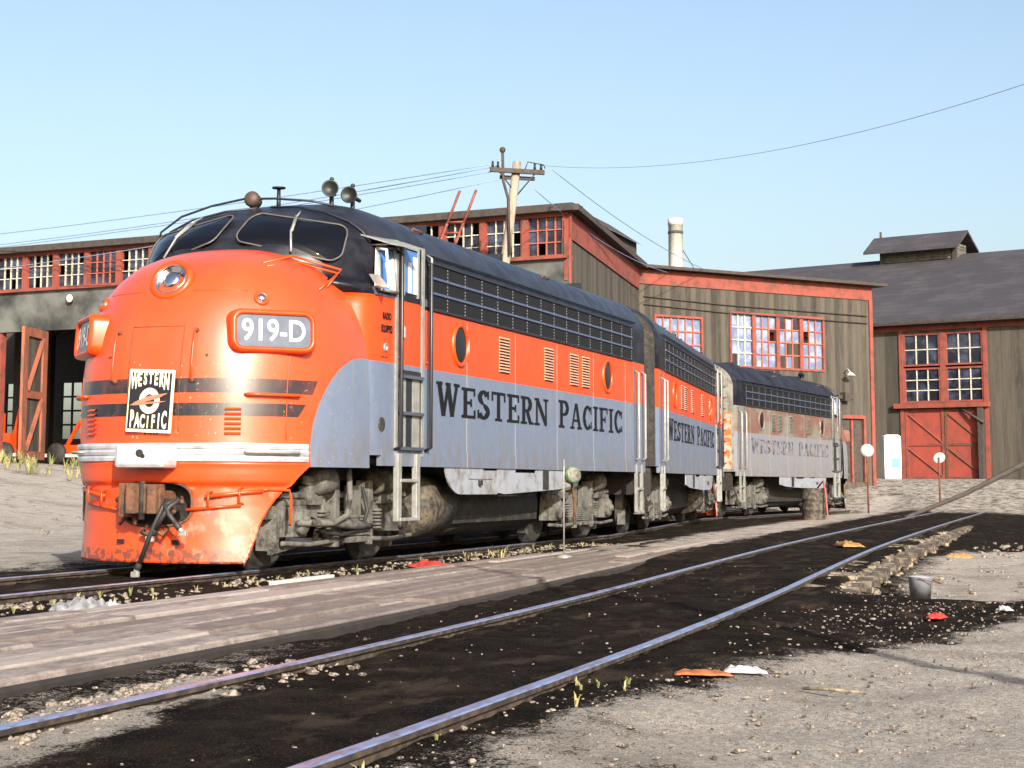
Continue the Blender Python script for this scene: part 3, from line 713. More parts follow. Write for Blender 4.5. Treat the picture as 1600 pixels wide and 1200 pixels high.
        if s > 0:
            slab_text(m, 'WESTERN', (0, Y, 1.80), (-1, 0, 0), (0, 0, 1), (0, s, 0), 4.28, 8.72, h+.015, 1.07); slab_text(m2, 'PACIFIC', (0, Y, 1.80), (-1, 0, 0), (0, 0, 1), (0, s, 0), 9.22, 12.75, h+.015, 1.06)
        else:
            slab_text(m, 'WESTERN', (0, Y, 1.80), (1, 0, 0), (0, 0, 1), (0, s, 0), -12.9, -8.5, h+.015, 1.07); slab_text(m2, 'PACIFIC', (0, Y, 1.80), (1, 0, 0), (0, 0, 1), (0, s, 0), -7.95, -4.35, h+.015, 1.06)
        P(m, 'road_name', M_letf if fd else M_letter); P(m2, 'road_name', M_letf if fd else M_letter)
        # skirt with slots and curved front
        sk = [(-4.62, 1.235)]+[(-4.62-.55*(1-math.cos(R(a))), 1.235-.43*math.sin(R(a))) for a in range(10, 91, 10)]+[(-6.55, .80), (-6.55, 1.12), (-6.0, 1.12), (-6.0, 1.235)]
        m = MB(); m.prism(sk, Y-.03*s, Y-.01*s); P(m, 'fuel_tank_skirt', M_skirt)
        m = MB(); m.prism([(-6.58, 1.235), (-6.58, .82), (-6.85, .80), (-8.1, .83), (-9.3, .86), (-10.0, .92), (-10.0, 1.235), (-9.4, 1.235), (-9.4, 1.15), (-8.9, 1.15), (-8.9, 1.235), (-8.2, 1.235), (-8.2, 1.10), (-7.3, 1.10), (-7.3, 1.235)], Y-.034*s, Y-.014*s); P(m, 'fuel_tank_skirt', M_skirt)
        m = MB(); m.bb(-5.45, -6.35, Y-.01*s, Y-.004*s, 1.0, 1.006); m.bb(-5.80, -5.88, Y-.01*s, Y+.03*s, .92, .99); m.bb(-8.5, -8.75, Y-.012*s, Y+.0*s, .86, 1.14); P(m, 'skirt_latch', M_grime)
        # sand pipe and hoses on the truck
        m = MB(); m.tube([(-2.3, 1.34*s, 1.22), (-2.27, 1.38*s, 1.0), (-2.25, 1.4*s, .78), (-2.12, 1.42*s, .58), (-1.75, 1.42*s, .50), (-1.35, 1.40*s, .52)], .035, 8); P(m, 'sand_pipe', M_truck)
    for ch in [q for q in COL.objects if q.parent == root or (q.parent and q.parent.parent == root)]:
        if ch.name.split('.')[0] in ('side_window', 'window_frame', 'blind', 'vent_wing', 'sun_visor', 'belt_strip') and ch.type == 'MESH':
            for vv in ch.data.vertices:
                if abs(vv.co.y) > 1.45 and -3.3 < vv.co.x < -2.2 and vv.co.z > 3.1:
                    p_, a_, xf_ = cab_sh(vv.co.z); tt = min(.98, max(0, (vv.co.x+3.3)/(xf_+3.3))); w_ = Ws(vv.co.z)*(1-tt**a_)**(1/p_)
                    vv.co.y += (w_-HW+.012)*(1 if vv.co.y > 0 else -1)
    # --- tanks and underframe
    m = MB(); m.bb(-5.0, -9.7, -1.1, 1.1, .40, 1.2); m.tube([(-5.1, .72, .62), (-9.7, .72, .62)], .40, 24); m.tube([(-5.1, -.72, .62), (-9.7, -.72, .62)], .40, 24); P(m, 'fuel_tank', M_grime)
    for s in (-1, 1):
        m = MB(); m.lathe((-4.62, .98*s, .66), (-1, 0, 0), [(0, -.05), (.25, -.03), (.38, .03), (.42, .10), (.42, .95), (0, .95)], 28); P(m, 'air_reservoir', M_tank)
    m = MB(); m.bb(-1.3, -14.2, -.9, .9, .98, 1.20); m.bb(-2.3, -14.2, -1.45, 1.45, 1.17, 1.25); m.bb(-14.1, -14.25, -1.45, 1.45, .75, 1.25); P(m, 'underframe', M_grime)
    m = MB(); m.bb(-14.2, -14.75, -.1, .1, .72, .92); m.prism([(-14.65, -.18), (-14.9, -.16), (-14.92, .1), (-14.66, .18)], .66, .96, 'z'); P(m, 'rear_coupler', M_rust)
    m = MB(); m.tube([(-14.2, .5, 1.0), (-14.5, .52, .8), (-14.75, .4, .45), (-14.8, .3, .4)], .028, 8); m.tube([(-14.2, -.5, 1.0), (-14.5, -.52, .8), (-14.75, -.4, .45)], .028, 8); P(m, 'air_hose', M_rub)
    m = MB(); m.bb(-14.32, -14.5, -.45, .45, 1.3, 3.3); P(m, 'diaphragm', M_grime if not fd else M_endg, .03)
    if v == 2:
        m = MB()
        for z in [1.5+.3*i for i in range(8)]: m.tube([(-14.32, 1.0, z), (-14.39, 1.0, z), (-14.39, 1.35, z), (-14.32, 1.35, z)], .014, 6)
        for z in [1.5+.3*i for i in range(8)]: m.tube([(-14.32, -1.0, z), (-14.39, -1.0, z), (-14.39, -1.35, z), (-14.32, -1.35, z)], .014, 6)
        P(m, 'end_ladder', M_rust)
        m = MB(); m.bb(-14.322, -14.33, -1.12, -1.50, 1.34, 2.9); P(m, 'end_panel', M_rustor)
    for s in (-1, 1):
        m = MB(); m.bb(-.95, -1.35, .98*s, 1.10*s, .40, .47); m.bb(-.942, -1.02, .9*s, 1.14*s, .22, .615); m.box((-1.15, 1.12*s, .24), (.62, .05, .05), Matrix.Rotation(R(6), 3, 'Y')); m.bb(-.78, -1.0, .88*s, 1.1*s, .56, .70)
        P(m, 'wheel_guard', M_truck)
        m = MB(); m.tube([(-1.15, 1.3*s, .52), (-1.9, 1.36*s, .50), (-2.5, 1.34*s, .47), (-3.05, 1.3*s, .44)], [.03, .05, .06, .035], 8); P(m, 'brake_rod', M_truck)
        m = MB(); m.tube([(-2.9, 1.25*s, .9), (-2.95, 1.3*s, .62), (-2.75, 1.32*s, .42), (-2.2, 1.32*s, .36), (-1.7, 1.30*s, .42)], .022, 7); P(m, 'air_line', M_rub)
    make_truck('front_truck', root, -2.72); make_truck('rear_truck', root, -11.75)
    # --- roof
    m = MB()
    for x in (-4.6, -6.2, -7.7, -9.2, -10.7): m.lathe((x, 0, 4.36), (0, 0, 1), [(.62, 0), (.62, .07), (.56, .10), (.2, .10), (0, .10)], 28)
    P(m, 'roof_fan', M_navy)
    for x in (-5.4, -8.4, -12.4): m = MB(); m.bb(x-.02, x+.02, -1.0, 1.0, 4.3, 4.405); P(m, 'roof_seam', M_navy)
    for y, z in ((1.28, 4.10), (-1.28, 4.10)):
        sg = 1 if y > 0 else -1
        for x in (-4.15, -9.3):
            m = MB(); m.tube([(x, y, z-.03), (x, y+.06*sg, z+.06), (x-.32, y+.06*sg, z+.06), (x-.32, y, z-.03)], .018, 8); P(m, 'roof_handhold', M_rust)
    for (x, y, dx) in ((-3.35, .58, .32), (-3.5, .80, .30), ) if v == 0 else ((-3.0, .4, .4), (-3.3, -.5, .3)):
        m = MB(); zt = 4.60 if y < .7 else 4.53; d_ = Vector((1, .35 if y < .7 else .15, .0)).normalized()
        m.lathe((x, y, zt-.03), d_, [(.025, -.30), (.03, -.1), (.045, .05), (.075, .13), (.105, .155), (.107, .165), (.088, .15), (.02, .11), (0, .11)], 22)
        m.cyl((x, y, 4.2), (x, y, zt), .03, 8); m.ball((x, y, zt+.11), .03); P(m, 'air_horn', M_horn)
    m = MB(); m.cyl((-2.95, .05, 4.25), (-2.95, .05, 4.56), .03, 10, .022); m.lathe((-2.95, .05, 4.56), (0, 0, 1), [(0, 0), (.085, 0), (.085, .015), (0, .015)], 16); P(m, 'antenna', M_horn)
    m = MB(); m.lathe((-2.75, -.20, 4.40), (1, .2, .1), [(.02, -.2), (.09, -.1), (.10, .05), (.07, .10), (0, .10)], 16); m.cyl((-2.77, -.20, 4.2), (-2.77, -.20, 4.34), .05, 8); P(m, 'oscillating_lamp', M_rhorn)
    m = MB(); m.tube([cab_pt(-1.5, 3.72, .04)[0]]+[cab_pt(y, z, .12)[0] for y, z in ((-1.35, 3.96), (-1.1, 4.12), (-.75, 4.24))]+[Vector((-2.80, -.35, 4.43)), Vector((-2.75, .1, 4.40)), Vector((-2.85, .55, 4.36)), Vector((-3.05, .95, 4.27))], .014, 6); P(m, 'roof_grab_rail', M_navy)
    return root

make_loco((0, 0, 0), 0, 'orange and silver streamlined diesel locomotive with rounded nose facing the viewer, numbered 919-D', 0)
make_loco((-29.25, -1.75, 0), 187, 'orange and silver diesel locomotive coupled behind the leading one, its cab facing away', 1)
make_loco((-44.68, -.5, 0), 174.8, 'faded diesel locomotive with worn lettering and a bare grey end sheet, last of the train', 2)
# ------------------------------------------------------------ ground
def sstep(a, b, x):
    t = max(0, min(1, (x-a)/(b-a))); return t*t*(3-2*t)
def track_y(x):  # centre line of the near track
    pts = [(30, 6.18), (4, 6.16), (-1, 5.88), (-7, 5.48), (-14, 5.16), (-26, 4.8), (-60, 4.0), (-90, 3.6)]
    for (a, ya), (b, yb) in zip(pts, pts[1:]):
        if x >= b: return ya+(yb-ya)*(a-x)/(a-b)
    return pts[-1][1]
def track_ys(x): return sum(track_y(x+d) for d in (-5, -3, -1, 1, 3, 5))/6
def gz(x, y):
    g = -.15
    g += .085*sstep(-2.6, -1.7, y)*(1-sstep(1.35, 1.9, y))*(1-sstep(-44, -47, x))
    g += 1.65*sstep(-7, -25, y)
    g = max(g, -.15+1.3*sstep(-46, -58, x))
    ty = track_ys(x)
    k = 1-sstep(-46, -58, x)
    g += .095*sstep(ty-1.45, ty-1.0, y)*(1-sstep(ty+1.0, ty+2.2, y)*.6)*k + .035*sstep(ty-1.95, ty-1.8, y)*(1-sstep(ty-1.3, ty-.9, y))*k
    g += .11*sstep(-4.5, -9, x)*sstep(1.3, 2.0, y)*(1-sstep(ty-1.4, ty-.9, y))*k
    g -= .22*sstep(-1, -4, x)*sstep(ty+1.0, ty+1.2, y)*k*(1-sstep(-24, -34, x))
    return g
def inpoly(p, poly):
    x, y = p; c = False; j = len(poly)-1
    for i in range(len(poly)):
        xi, yi = poly[i]; xj, yj = poly[j]
        if (yi > y) != (yj > y) and x < (xj-xi)*(y-yi)/(yj-yi)+xi: c = not c
        j = i
    return c
def sdist(p, poly):
    d = 1e9
    for i in range(len(poly)):
        a = Vector(poly[i]); b = Vector(poly[(i+1) % len(poly)]); q = Vector(p)
        t = max(0, min(1, (q-a).dot(b-a)/max((b-a).length_squared, 1e-9))); d = min(d, (a+(b-a)*t-q).length)
    return d if inpoly(p, poly) else -d
PALE = [  # pale dust and painted sunlit ground between shadow bands: outline, edge softness, amount
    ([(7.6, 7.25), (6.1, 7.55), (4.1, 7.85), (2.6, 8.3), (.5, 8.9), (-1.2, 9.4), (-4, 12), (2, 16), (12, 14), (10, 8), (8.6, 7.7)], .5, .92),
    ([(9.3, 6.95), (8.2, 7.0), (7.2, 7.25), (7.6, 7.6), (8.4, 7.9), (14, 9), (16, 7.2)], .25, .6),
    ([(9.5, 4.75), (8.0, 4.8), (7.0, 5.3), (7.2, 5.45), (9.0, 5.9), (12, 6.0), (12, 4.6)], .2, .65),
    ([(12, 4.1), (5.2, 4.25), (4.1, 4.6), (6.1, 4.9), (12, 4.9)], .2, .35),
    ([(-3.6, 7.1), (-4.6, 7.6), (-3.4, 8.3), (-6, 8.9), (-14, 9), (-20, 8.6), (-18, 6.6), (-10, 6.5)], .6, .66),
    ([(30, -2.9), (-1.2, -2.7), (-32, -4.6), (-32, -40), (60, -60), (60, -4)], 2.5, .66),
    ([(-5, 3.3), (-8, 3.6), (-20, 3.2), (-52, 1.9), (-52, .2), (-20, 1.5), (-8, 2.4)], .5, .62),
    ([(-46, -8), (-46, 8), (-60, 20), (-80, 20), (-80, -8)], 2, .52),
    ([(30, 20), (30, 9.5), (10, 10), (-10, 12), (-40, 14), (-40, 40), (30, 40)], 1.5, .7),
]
def ground():
    m = MB(); 
    def axis(segs):
        o = []
        for a, b, st in segs:
            n = max(1, round((b-a)/st)); o += [a+(b-a)*i/n for i in range(n)]
        return o+[segs[-1][1]]
    xs = axis([(-900, -200, 100), (-200, -70, 10), (-70, -20, .8), (-20, -6, .25), (-6, 11, .07), (11, 20, .3), (20, 60, 4), (60, 600, 90)])
    ys = axis([(-800, -80, 90), (-80, -30, 5), (-30, -4, .8), (-4, 2, .25), (2, 9.6, .07), (9.6, 16, .4), (16, 60, 4), (60, 700, 80)])
    att = []; rows = []
    for y in ys:
        row = []
        for x in xs:
            z = gz(x, y); near = -20 < x < 12 and -4 < y < 11
            N1 = noise.noise((x*.5, y*.8, 0)); N2 = noise.noise((x*1.7, y*2.2, 3)); N3 = noise.noise((x*6, y*6, 7)) if near else 0
            N4 = noise.noise((x*17, y*17, 9)) if near else 0
            z += .03*N1+.022*N2+(.014*N3+.009*N4 if near else 0)
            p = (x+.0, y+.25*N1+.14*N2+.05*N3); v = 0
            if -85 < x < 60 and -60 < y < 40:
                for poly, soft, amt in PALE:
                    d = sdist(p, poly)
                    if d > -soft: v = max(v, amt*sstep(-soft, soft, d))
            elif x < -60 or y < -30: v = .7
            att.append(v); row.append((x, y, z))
        rows.append(row)
    m.grid(rows, True)
    M = Mat('yard_dirt', 'World')
    a = M.nt.nodes.new('ShaderNodeAttribute'); a.attribute_name = 'dust'; a.attribute_type = 'GEOMETRY'  # mask of pale dust and of painted sunlit ground
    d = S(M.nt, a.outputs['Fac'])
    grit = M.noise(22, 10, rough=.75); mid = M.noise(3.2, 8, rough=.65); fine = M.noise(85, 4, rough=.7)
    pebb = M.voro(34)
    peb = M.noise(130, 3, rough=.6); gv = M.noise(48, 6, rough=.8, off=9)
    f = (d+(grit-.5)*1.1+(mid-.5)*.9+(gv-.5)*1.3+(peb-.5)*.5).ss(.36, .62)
    oil = M.mix(mid.ss(.35, .7), (.005, .004, .0035), (.020, .0145, .0105))  # oily soil; this near-black also paints the cast shadow at right foreground
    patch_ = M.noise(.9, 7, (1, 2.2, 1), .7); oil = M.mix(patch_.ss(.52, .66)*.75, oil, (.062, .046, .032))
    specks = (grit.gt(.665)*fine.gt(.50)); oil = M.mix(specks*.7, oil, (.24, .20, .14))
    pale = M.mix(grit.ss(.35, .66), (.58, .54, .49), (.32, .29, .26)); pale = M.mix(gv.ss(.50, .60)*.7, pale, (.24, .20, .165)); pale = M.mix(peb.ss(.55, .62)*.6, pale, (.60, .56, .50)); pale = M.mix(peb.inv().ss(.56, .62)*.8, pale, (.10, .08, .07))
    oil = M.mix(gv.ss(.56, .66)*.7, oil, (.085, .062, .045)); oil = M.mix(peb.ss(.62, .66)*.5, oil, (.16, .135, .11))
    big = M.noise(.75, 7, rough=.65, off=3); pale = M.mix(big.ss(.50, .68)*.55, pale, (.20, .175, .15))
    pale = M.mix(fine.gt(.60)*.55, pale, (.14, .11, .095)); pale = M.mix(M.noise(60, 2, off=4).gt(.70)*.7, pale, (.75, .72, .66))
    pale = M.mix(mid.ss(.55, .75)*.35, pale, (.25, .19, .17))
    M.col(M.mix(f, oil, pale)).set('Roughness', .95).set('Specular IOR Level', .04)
    M.bump(grit*1.0+gv*.8+peb*.25+pebb*.3, .035, 1.0)
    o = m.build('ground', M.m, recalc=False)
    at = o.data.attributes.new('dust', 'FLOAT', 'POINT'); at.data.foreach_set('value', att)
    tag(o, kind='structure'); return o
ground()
# lit ground texture at a distance comes from the same sheet

# planked walkway between the tracks
def walkway():
    M = Mat('grey_timber_decking', 'World'); 
    n = M.noise(5, 8, (.7, 1.8, 1), .75); g = M.noise(30, 7, (.45, 3, 1), .75); fine = M.noise(60, 6)
    c = M.mix(n.ss(.38, .66), (.30, .26, .24), (.14, .11, .10)); c = M.mix(g.ss(.5, .7)*.55, c, (.09, .07, .06))
    c = M.mix(M.x.ss(8, 1).inv()*.0+M.noise(.9, 4).ss(.5, .75)*.5, c, (.15, .115, .105))
    c = M.mix(fine.gt(.62)*.5, c, (.09, .07, .06))
    dirt = (M.noise(7, 8, rough=.7)+(M.x*-.035)).ss(.50, .78); c = M.mix(dirt*.8, c, M.mix(fine.ss(.4, .65), (.22, .18, .145), (.07, .055, .045)))
    M.col(c).set('Roughness', .85).set('Specular IOR Level', .3).bump(g+fine*.5, .012, .8)
    m = MB(); y = 1.98; k = 0
    edges = [1.98, 2.27, 2.53, 2.82, 3.1, 3.42, 3.7, 3.98, 4.3]
    for a, b in zip(edges, edges[1:]):
        x = 11-random.random()*3
        while x > -10.5:
            L = random.uniform(2.6, 5.2)
            def yb(xx, yy): # follow the bend of the near track beyond x=-2
                return yy + (track_ys(xx)-6.18)*min(1, (yy-1.4)/2.6)
            m.cur = random.randrange(3); x2 = x-L; dz = random.uniform(-.02, .014); N = 6
            top = []; bot = []
            zz = -.035+dz
            rows = []
            for i in range(N+1):
                xx = x+(x2-x)*i/N; w = .008*noise.noise((xx*2, a*5, 0)); y0 = yb(xx, a)+.019+w; y1 = yb(xx, b)-.019+w
                rows.append([(xx, y0, -.3), (xx, y0, zz-.012), (xx, y0+.015, zz), (xx, y1-.015, zz), (xx, y1, zz-.012), (xx, y1, -.3)])
            m.grid(rows, False); m.add(rows[0], [(0, 1, 2, 3, 4, 5)]); m.add(rows[-1], [(5, 4, 3, 2, 1, 0)])
            x = x2-.012
    mats = [M.m]
    for kx, (f_, cc_) in enumerate(((.5, (.10, .08, .07)), (.4, (.42, .37, .34)))):
        M2 = M.m.copy(); nt = M2.node_tree; bs = nt.nodes['Principled BSDF']; src = bs.inputs['Base Color'].links[0].from_socket; mx = nt.nodes.new('ShaderNodeMix'); mx.data_type = 'RGBA'; mx.inputs[0].default_value = f_; nt.links.new(src, mx.inputs[6]); mx.inputs[7].default_value = (*cc_, 1); nt.links.new(mx.outputs[2], bs.inputs['Base Color']); mats.append(M2)
    o = m.build('plank_walkway', mats); tag(o, 'long weathered plank walkway between the two railway tracks', 'walkway')
    m = MB(); 
    rows = []
    for i in range(40):
        xx = 11-22*i/39; yy = yb_(xx); rows.append([(xx, yy, -.32), (xx, yy, -.07), (xx, yy+.05, -.06), (xx, yy+.09, -.08), (xx, yy+.09, -.32)])
    m.grid(rows, False); e = m.build('edge_beam', M_tiedark, o)
def yb_(xx): return 4.31+(track_ys(xx)-6.18)
M_tiedark = simple('shade_dark_beam', (.022, .017, .014), .9, var=.5)  # near-black colour paints the shadow along the walkway's lower edge
walkway()

# rails and sleepers
M_rail = Mat('polished_rail_head', 'World'); M_rail.col(M_rail.mix(M_rail.noise(5, 8, (1, 3, 1), .75).ss(.42, .66), (.30, .38, .60), (.15, .14, .15))).set('Metallic', .6).set('Roughness', .33); M_rail = M_rail.m  # blue share of the mix paints the highlight on the head
M_railside = Mat('rusty_rail_web', 'World'); M_railside.col(M_railside.mix(M_railside.noise(12, 7).ss(.4, .65), (.022, .016, .013), (.07, .05, .035))).set('Roughness', .85); M_railside = M_railside.m
M_tie = Mat('oily_sleeper_timber', 'World'); M_tie.col(M_tie.mix(M_tie.noise(14, 7, (1, .3, 1)).ss(.45, .65), (.035, .028, .022), (.15, .12, .09))).set('Roughness', .9); M_tie = M_tie.m
M_tiep = Mat('dusty_sleeper_end', 'World'); M_tiep.col(M_tiep.mix(M_tiep.noise(9, 8, rough=.7).ss(.40, .58), (.26, .21, .145), (.055, .042, .03))).set('Roughness', .9).bump(M_tiep.noise(30, 5), .02, .9); M_tiep = M_tiep.m
def rail_mesh(path):
    m = MB(); prof = [(-.065, -.15), (-.065, -.138), (-.012, -.12), (-.01, -.04), (-.034, -.03), (-.036, -.006), (-.028, 0), (.028, 0), (.036, -.006), (.034, -.03), (.01, -.04), (.012, -.12), (.065, -.138), (.065, -.15)]
    rows = []
    for i, (x, y, z) in enumerate(path):
        a = path[max(0, i-1)]; b = path[min(len(path)-1, i+1)]; d = Vector((b[0]-a[0], b[1]-a[1], 0)).normalized(); n = Vector((-d.y, d.x, 0))
        rows.append([Vector((x, y, z))+n*p+Vector((0, 0, q)) for p, q in prof])
    nn = len(prof); vs = [p for r_ in rows for p in r_]
    m.add(vs, [], False)
    for i in range(len(rows)-1):
        for k in range(nn-1):
            m.f.append([i*nn+k, i*nn+k+1, (i+1)*nn+k+1, (i+1)*nn+k]); m.m.append(1 if k in (5, 6, 7) else 0); m.sm.append(False)
    return m
def track(name, label, cy, x0, x1, cz=lambda x: 0, tielen=2.5, ties=True, x_tie=(6, -30)):
    t = empty(name, (0, 0, 0)); tag(t, label, 'railway track', 'railway tracks of the yard')
    N = int(abs(x1-x0)/.5)
    for s in (-1, 1):
        rail_mesh([(x0+(x1-x0)*i/N, cy(x0+(x1-x0)*i/N)+.7525*s, cz(x0+(x1-x0)*i/N)) for i in range(N+1)]).build('rail', [M_railside, M_rail], t)
    m = MB(); x = x_tie[0]
    while x > x_tie[1]:
        m.box((x, cy(x)+random.uniform(-.05, .05), cz(x)-.165), (.22, tielen, .13), Matrix.Rotation(random.uniform(-.02, .02), 3, 'Z')); x -= .56
    s_ = m.build('sleepers', M_tie, t, .01); tag(s_, kind='stuff')
    return t
def main_y(x):
    if x > -15: return 0
    if x > -29.7: return -1.78*(-15-x)/14.7
    return -1.78+1.3*min(1, (-29.7-x)/15)
track('railway_track', 'track under the train, its near rail running along the plank walkway', main_y, 24, -47.5, x_tie=(24, -47))
track('railway_track', 'bright blue glinting rails curving across the oily foreground', track_ys, 24, -60, x_tie=(20, -46))
# dusty sleeper ends and ballast showing along the outer rail of the near track
def crib():
    m = MB(); x = -2.2
    while x > -24:
        y = track_ys(x)+.7525
        m.box((x, y+.16+random.uniform(-.05, .06), -.19), (random.uniform(.14, .26), random.uniform(.28, .44), random.uniform(.18, .27)), Matrix.Rotation(random.uniform(-.3, .3), 3, 'Z') @ Matrix.Rotation(random.uniform(-.12, .12), 3, 'X')); 
        for _ in range(5): m.ball((x+random.uniform(-.25, .25), y+random.uniform(.15, .5), -.3+random.uniform(0, .14)), random.uniform(.03, .09), 1.2, 1, .7, 6)
        x -= .42
    o = m.build('exposed_sleeper_ends', M_tiep, None, .015); tag(o, 'row of sunlit dusty sleeper ends and lumps along the outer rail', 'sleeper ends', kind='stuff')
crib()

# ------------------------------------------------------------ roundhouse
M_red = Mat('red_oxide_trim', 'World'); M_red.col(M_red.mix(M_red.noise(6, 8, (1, 1, .6), .75).gt(.60)*.7, M_red.mix(M_red.noise(2.2, 7, rough=.65).ss(.42, .68), (.22, .046, .030), (.10, .034, .026)), (.11, .095, .08))).set('Roughness', .75); M_red = M_red.m
M_sid = Mat('weathered_board_siding', 'World'); _a2 = M_sid
_s = M_sid.noise(1.5, 8, (2.2, 2.2, .22), .7); _b2 = M_sid.noise(5, 6, (3, 3, .4)); 
_c2 = M_sid.mix(_s.ss(.36, .68), (.060, .052, .041), (.024, .020, .016)); _c2 = M_sid.mix(_b2.ss(.5, .75)*.45, _c2, (.10, .096, .082))
_sm = ((M_sid.x*.79-M_sid.y*.61).mod(.24)).lt(.022); _bi = ((M_sid.x*.79-M_sid.y*.61)/.24).floor().sinh_(); _c2 = M_sid.mix(_bi.gt(.6)*.35, _c2, (.10, .085, .066)); _c2 = M_sid.mix(_bi.lt(.22)*.5, _c2, (.022, .019, .016)); _c2 = M_sid.mix(_sm*.45, _c2, (.045, .038, .03))
M_sid.col(_c2).set('Roughness', .9).bump(_sm*-.6+_s*.5, .02, .7); M_sid = M_sid.m
M_lint = Mat('sooty_galvanised_sheet', 'World'); M_lint.col(M_lint.mix(M_lint.noise(.55, 7, (1, 1, 1.2), .6).ss(.38, .68), (.12, .125, .115), (.02, .021, .02))).set('Roughness', .6); M_lint = M_lint.m
M_roof = Mat('dark_shingle_roof', 'World'); _r3 = M_roof.noise(.9, 7, (1, .6, 1), .65); _k = ((M_roof.z*1.0+M_roof.noise(3, 3)*.03).mod(.30)).lt(.05)
M_roof.col(M_roof.mix(_k*.7, M_roof.mix(_r3.ss(.4, .7), (.030, .028, .036), (.055, .05, .058)), (.03, .028, .03))).set('Roughness', .85).bump(M_roof.noise(9, 6)+_k*-.5, .05, .8); M_roof = M_roof.m
M_slat = simple('grey_louver_slat', (.13, .125, .105), .85, var=.5, scale=5)
M_redd = Mat('bleached_red_timber', 'World'); M_redd.col(M_redd.mix(M_redd.noise(3, 8, (1, 1, .3), .7).ss(.42, .62), (.30, .085, .045), (.13, .06, .04))).set('Roughness', .85); M_redd = M_redd.m
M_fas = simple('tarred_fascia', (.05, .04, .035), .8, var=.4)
M_pane = Mat('sooty_window_pane', 'World'); M_pane.col(M_pane.mix(M_pane.noise(1.6, 5).ss(.4, .7), (.012, .013, .02), (.05, .06, .10))).set('Roughness', .12); M_pane = M_pane.m
M_paneb = Mat('sky_tinted_pane', 'World'); M_paneb.col(M_paneb.mix(M_paneb.noise(2.2, 5).ss(.4, .65), (.10, .14, .24), (.22, .26, .34))).set('Roughness', .15); M_paneb = M_paneb.m  # mottled blue base colour stands in for reflected sky
M_mull = simple('pale_glazing_bar', (.50, .47, .38), .6, var=.4, scale=12)
M_mullr = simple('red_glazing_bar', (.42, .10, .06), .6, var=.3)
M_door = Mat('faded_red_door_boards', 'World'); M_door.col(M_door.mix(M_door.noise(1.8, 7, (1, 1, .5), .7).ss(.4, .7), (.26, .042, .026), (.15, .036, .026))).set('Roughness', .8); M_door = M_door.m
M_woodp = Mat('grey_pole_timber'); M_woodp.col(M_woodp.mix(M_woodp.noise(6, 7, (1, 1, .15), .7).ss(.4, .65), (.26, .22, .17), (.10, .08, .06))).set('Roughness', .9); M_woodp = M_woodp.m

class Wall:
    """helper frame: s runs along the wall, z up, d out of the wall towards the viewer"""
    def __init__(w, p0, p1):
        w.a = Vector((p0[0], p0[1], 0)); w.d = Vector((p1[0]-p0[0], p1[1]-p0[1], 0)); w.L = w.d.length; w.d.normalize(); w.n = Vector((-w.d.y, w.d.x, 0))
        if w.n.dot(Vector((15, 9.6, 0))-w.a) < 0: w.n = -w.n
        w.rot = Matrix((w.d, w.n, Vector((0, 0, 1)))).transposed()
    def p(w, s, d, z): return w.a+w.d*s+w.n*d+Vector((0, 0, z))
    def box(w, mb, s0, s1, d0, d1, z0, z1): mb.box(w.p((s0+s1)/2, (d0+d1)/2, (z0+z1)/2), (abs(s1-s0), abs(d1-d0), abs(z1-z0)), w.rot)
    def quadwall(w, mb, s0, s1, z0, z1, holes, d0=-.2, d1=0):
        """solid wall with rectangular holes, cut into blocks"""
        ss = sorted({s0, s1, *[h[0] for h in holes], *[h[1] for h in holes]}); ss = [a for a in ss if s0 <= a <= s1]
        for a, b in zip(ss, ss[1:]):
            c = (a+b)/2; hs = sorted([(h[2], h[3]) for h in holes if h[0] < c < h[1]]); z = z0
            for h0, h1 in hs:
                if h0 > z: w.box(mb, a, b, d0, d1, z, h0)
                z = max(z, h1)
            if z < z1: w.box(mb, a, b, d0, d1, z, z1)
def window(w, parent, s0, s1, z0, z1, nx, nz, mf, mm, mp, fw=.09, bw=.03, missing=0, depth=-.06):
    m = MB(); w.box(m, s0, s0+fw, -.1, .05, z0, z1); w.box(m, s1-fw, s1, -.1, .05, z0, z1); w.box(m, s0+fw, s1-fw, -.1, .047, z0, z0+fw); w.box(m, s0+fw, s1-fw, -.1, .047, z1-fw, z1)
    f = m.build('window', mf, parent)
    m = MB(); a, b, c, d = s0+fw, s1-fw, z0+fw, z1-fw
    cells = [(i, j) for i in range(nx) for j in range(nz)]
    for i, j in cells:
        if random.random() < missing: continue
        tilt = random.uniform(-.006, .006)
        w.box(m, a+(b-a)*i/nx, a+(b-a)*(i+1)/nx, depth-.01+tilt, depth+tilt, c+(d-c)*j/nz, c+(d-c)*(j+1)/nz)
    if m.v: m.build('pane', mp, f)
    m = MB()
    for i in range(1, nx): q = a+(b-a)*i/nx; w.box(m, q-bw/2, q+bw/2, depth, .0, c, d)
    for j in range(1, nz): q = c+(d-c)*j/nz; w.box(m, a, b, depth, -.004, q-bw/2, q+bw/2)
    if m.v: m.build('glazing_bars', mm, f)
    return f

RH = empty('roundhouse', (-32, -16, 0)); tag(RH, 'weathered roundhouse with red framed clerestory windows and open stalls behind the train', 'roundhouse')
RH_off = Vector((-32, -16, 0))
_oldbuild = MB.build
class XMB(MB): pass
def build_rel(mb, name, mats, parent=None, bevel=0, off=None):
    o = mb.build(name, mats, parent, bevel); return o
def set_parent_keep(o, p):   # world coordinates in the mesh, parent moved: compensate
    o.parent = p; o.matrix_parent_inverse = Matrix.Translation(-p.location)
EV = 9.1
A0 = Vector((-35.6, -43)); A1 = Vector((-31.63, -5.38))
# facade line: passes the left edge point and the corner
F_ = Wall((-35.4, -42.6), (-31.63, -5.38))
L_ = F_.L
def rel(mb, name, mats, parent=RH, bevel=0):
    o = mb.build(name, mats, parent, bevel)
    return o
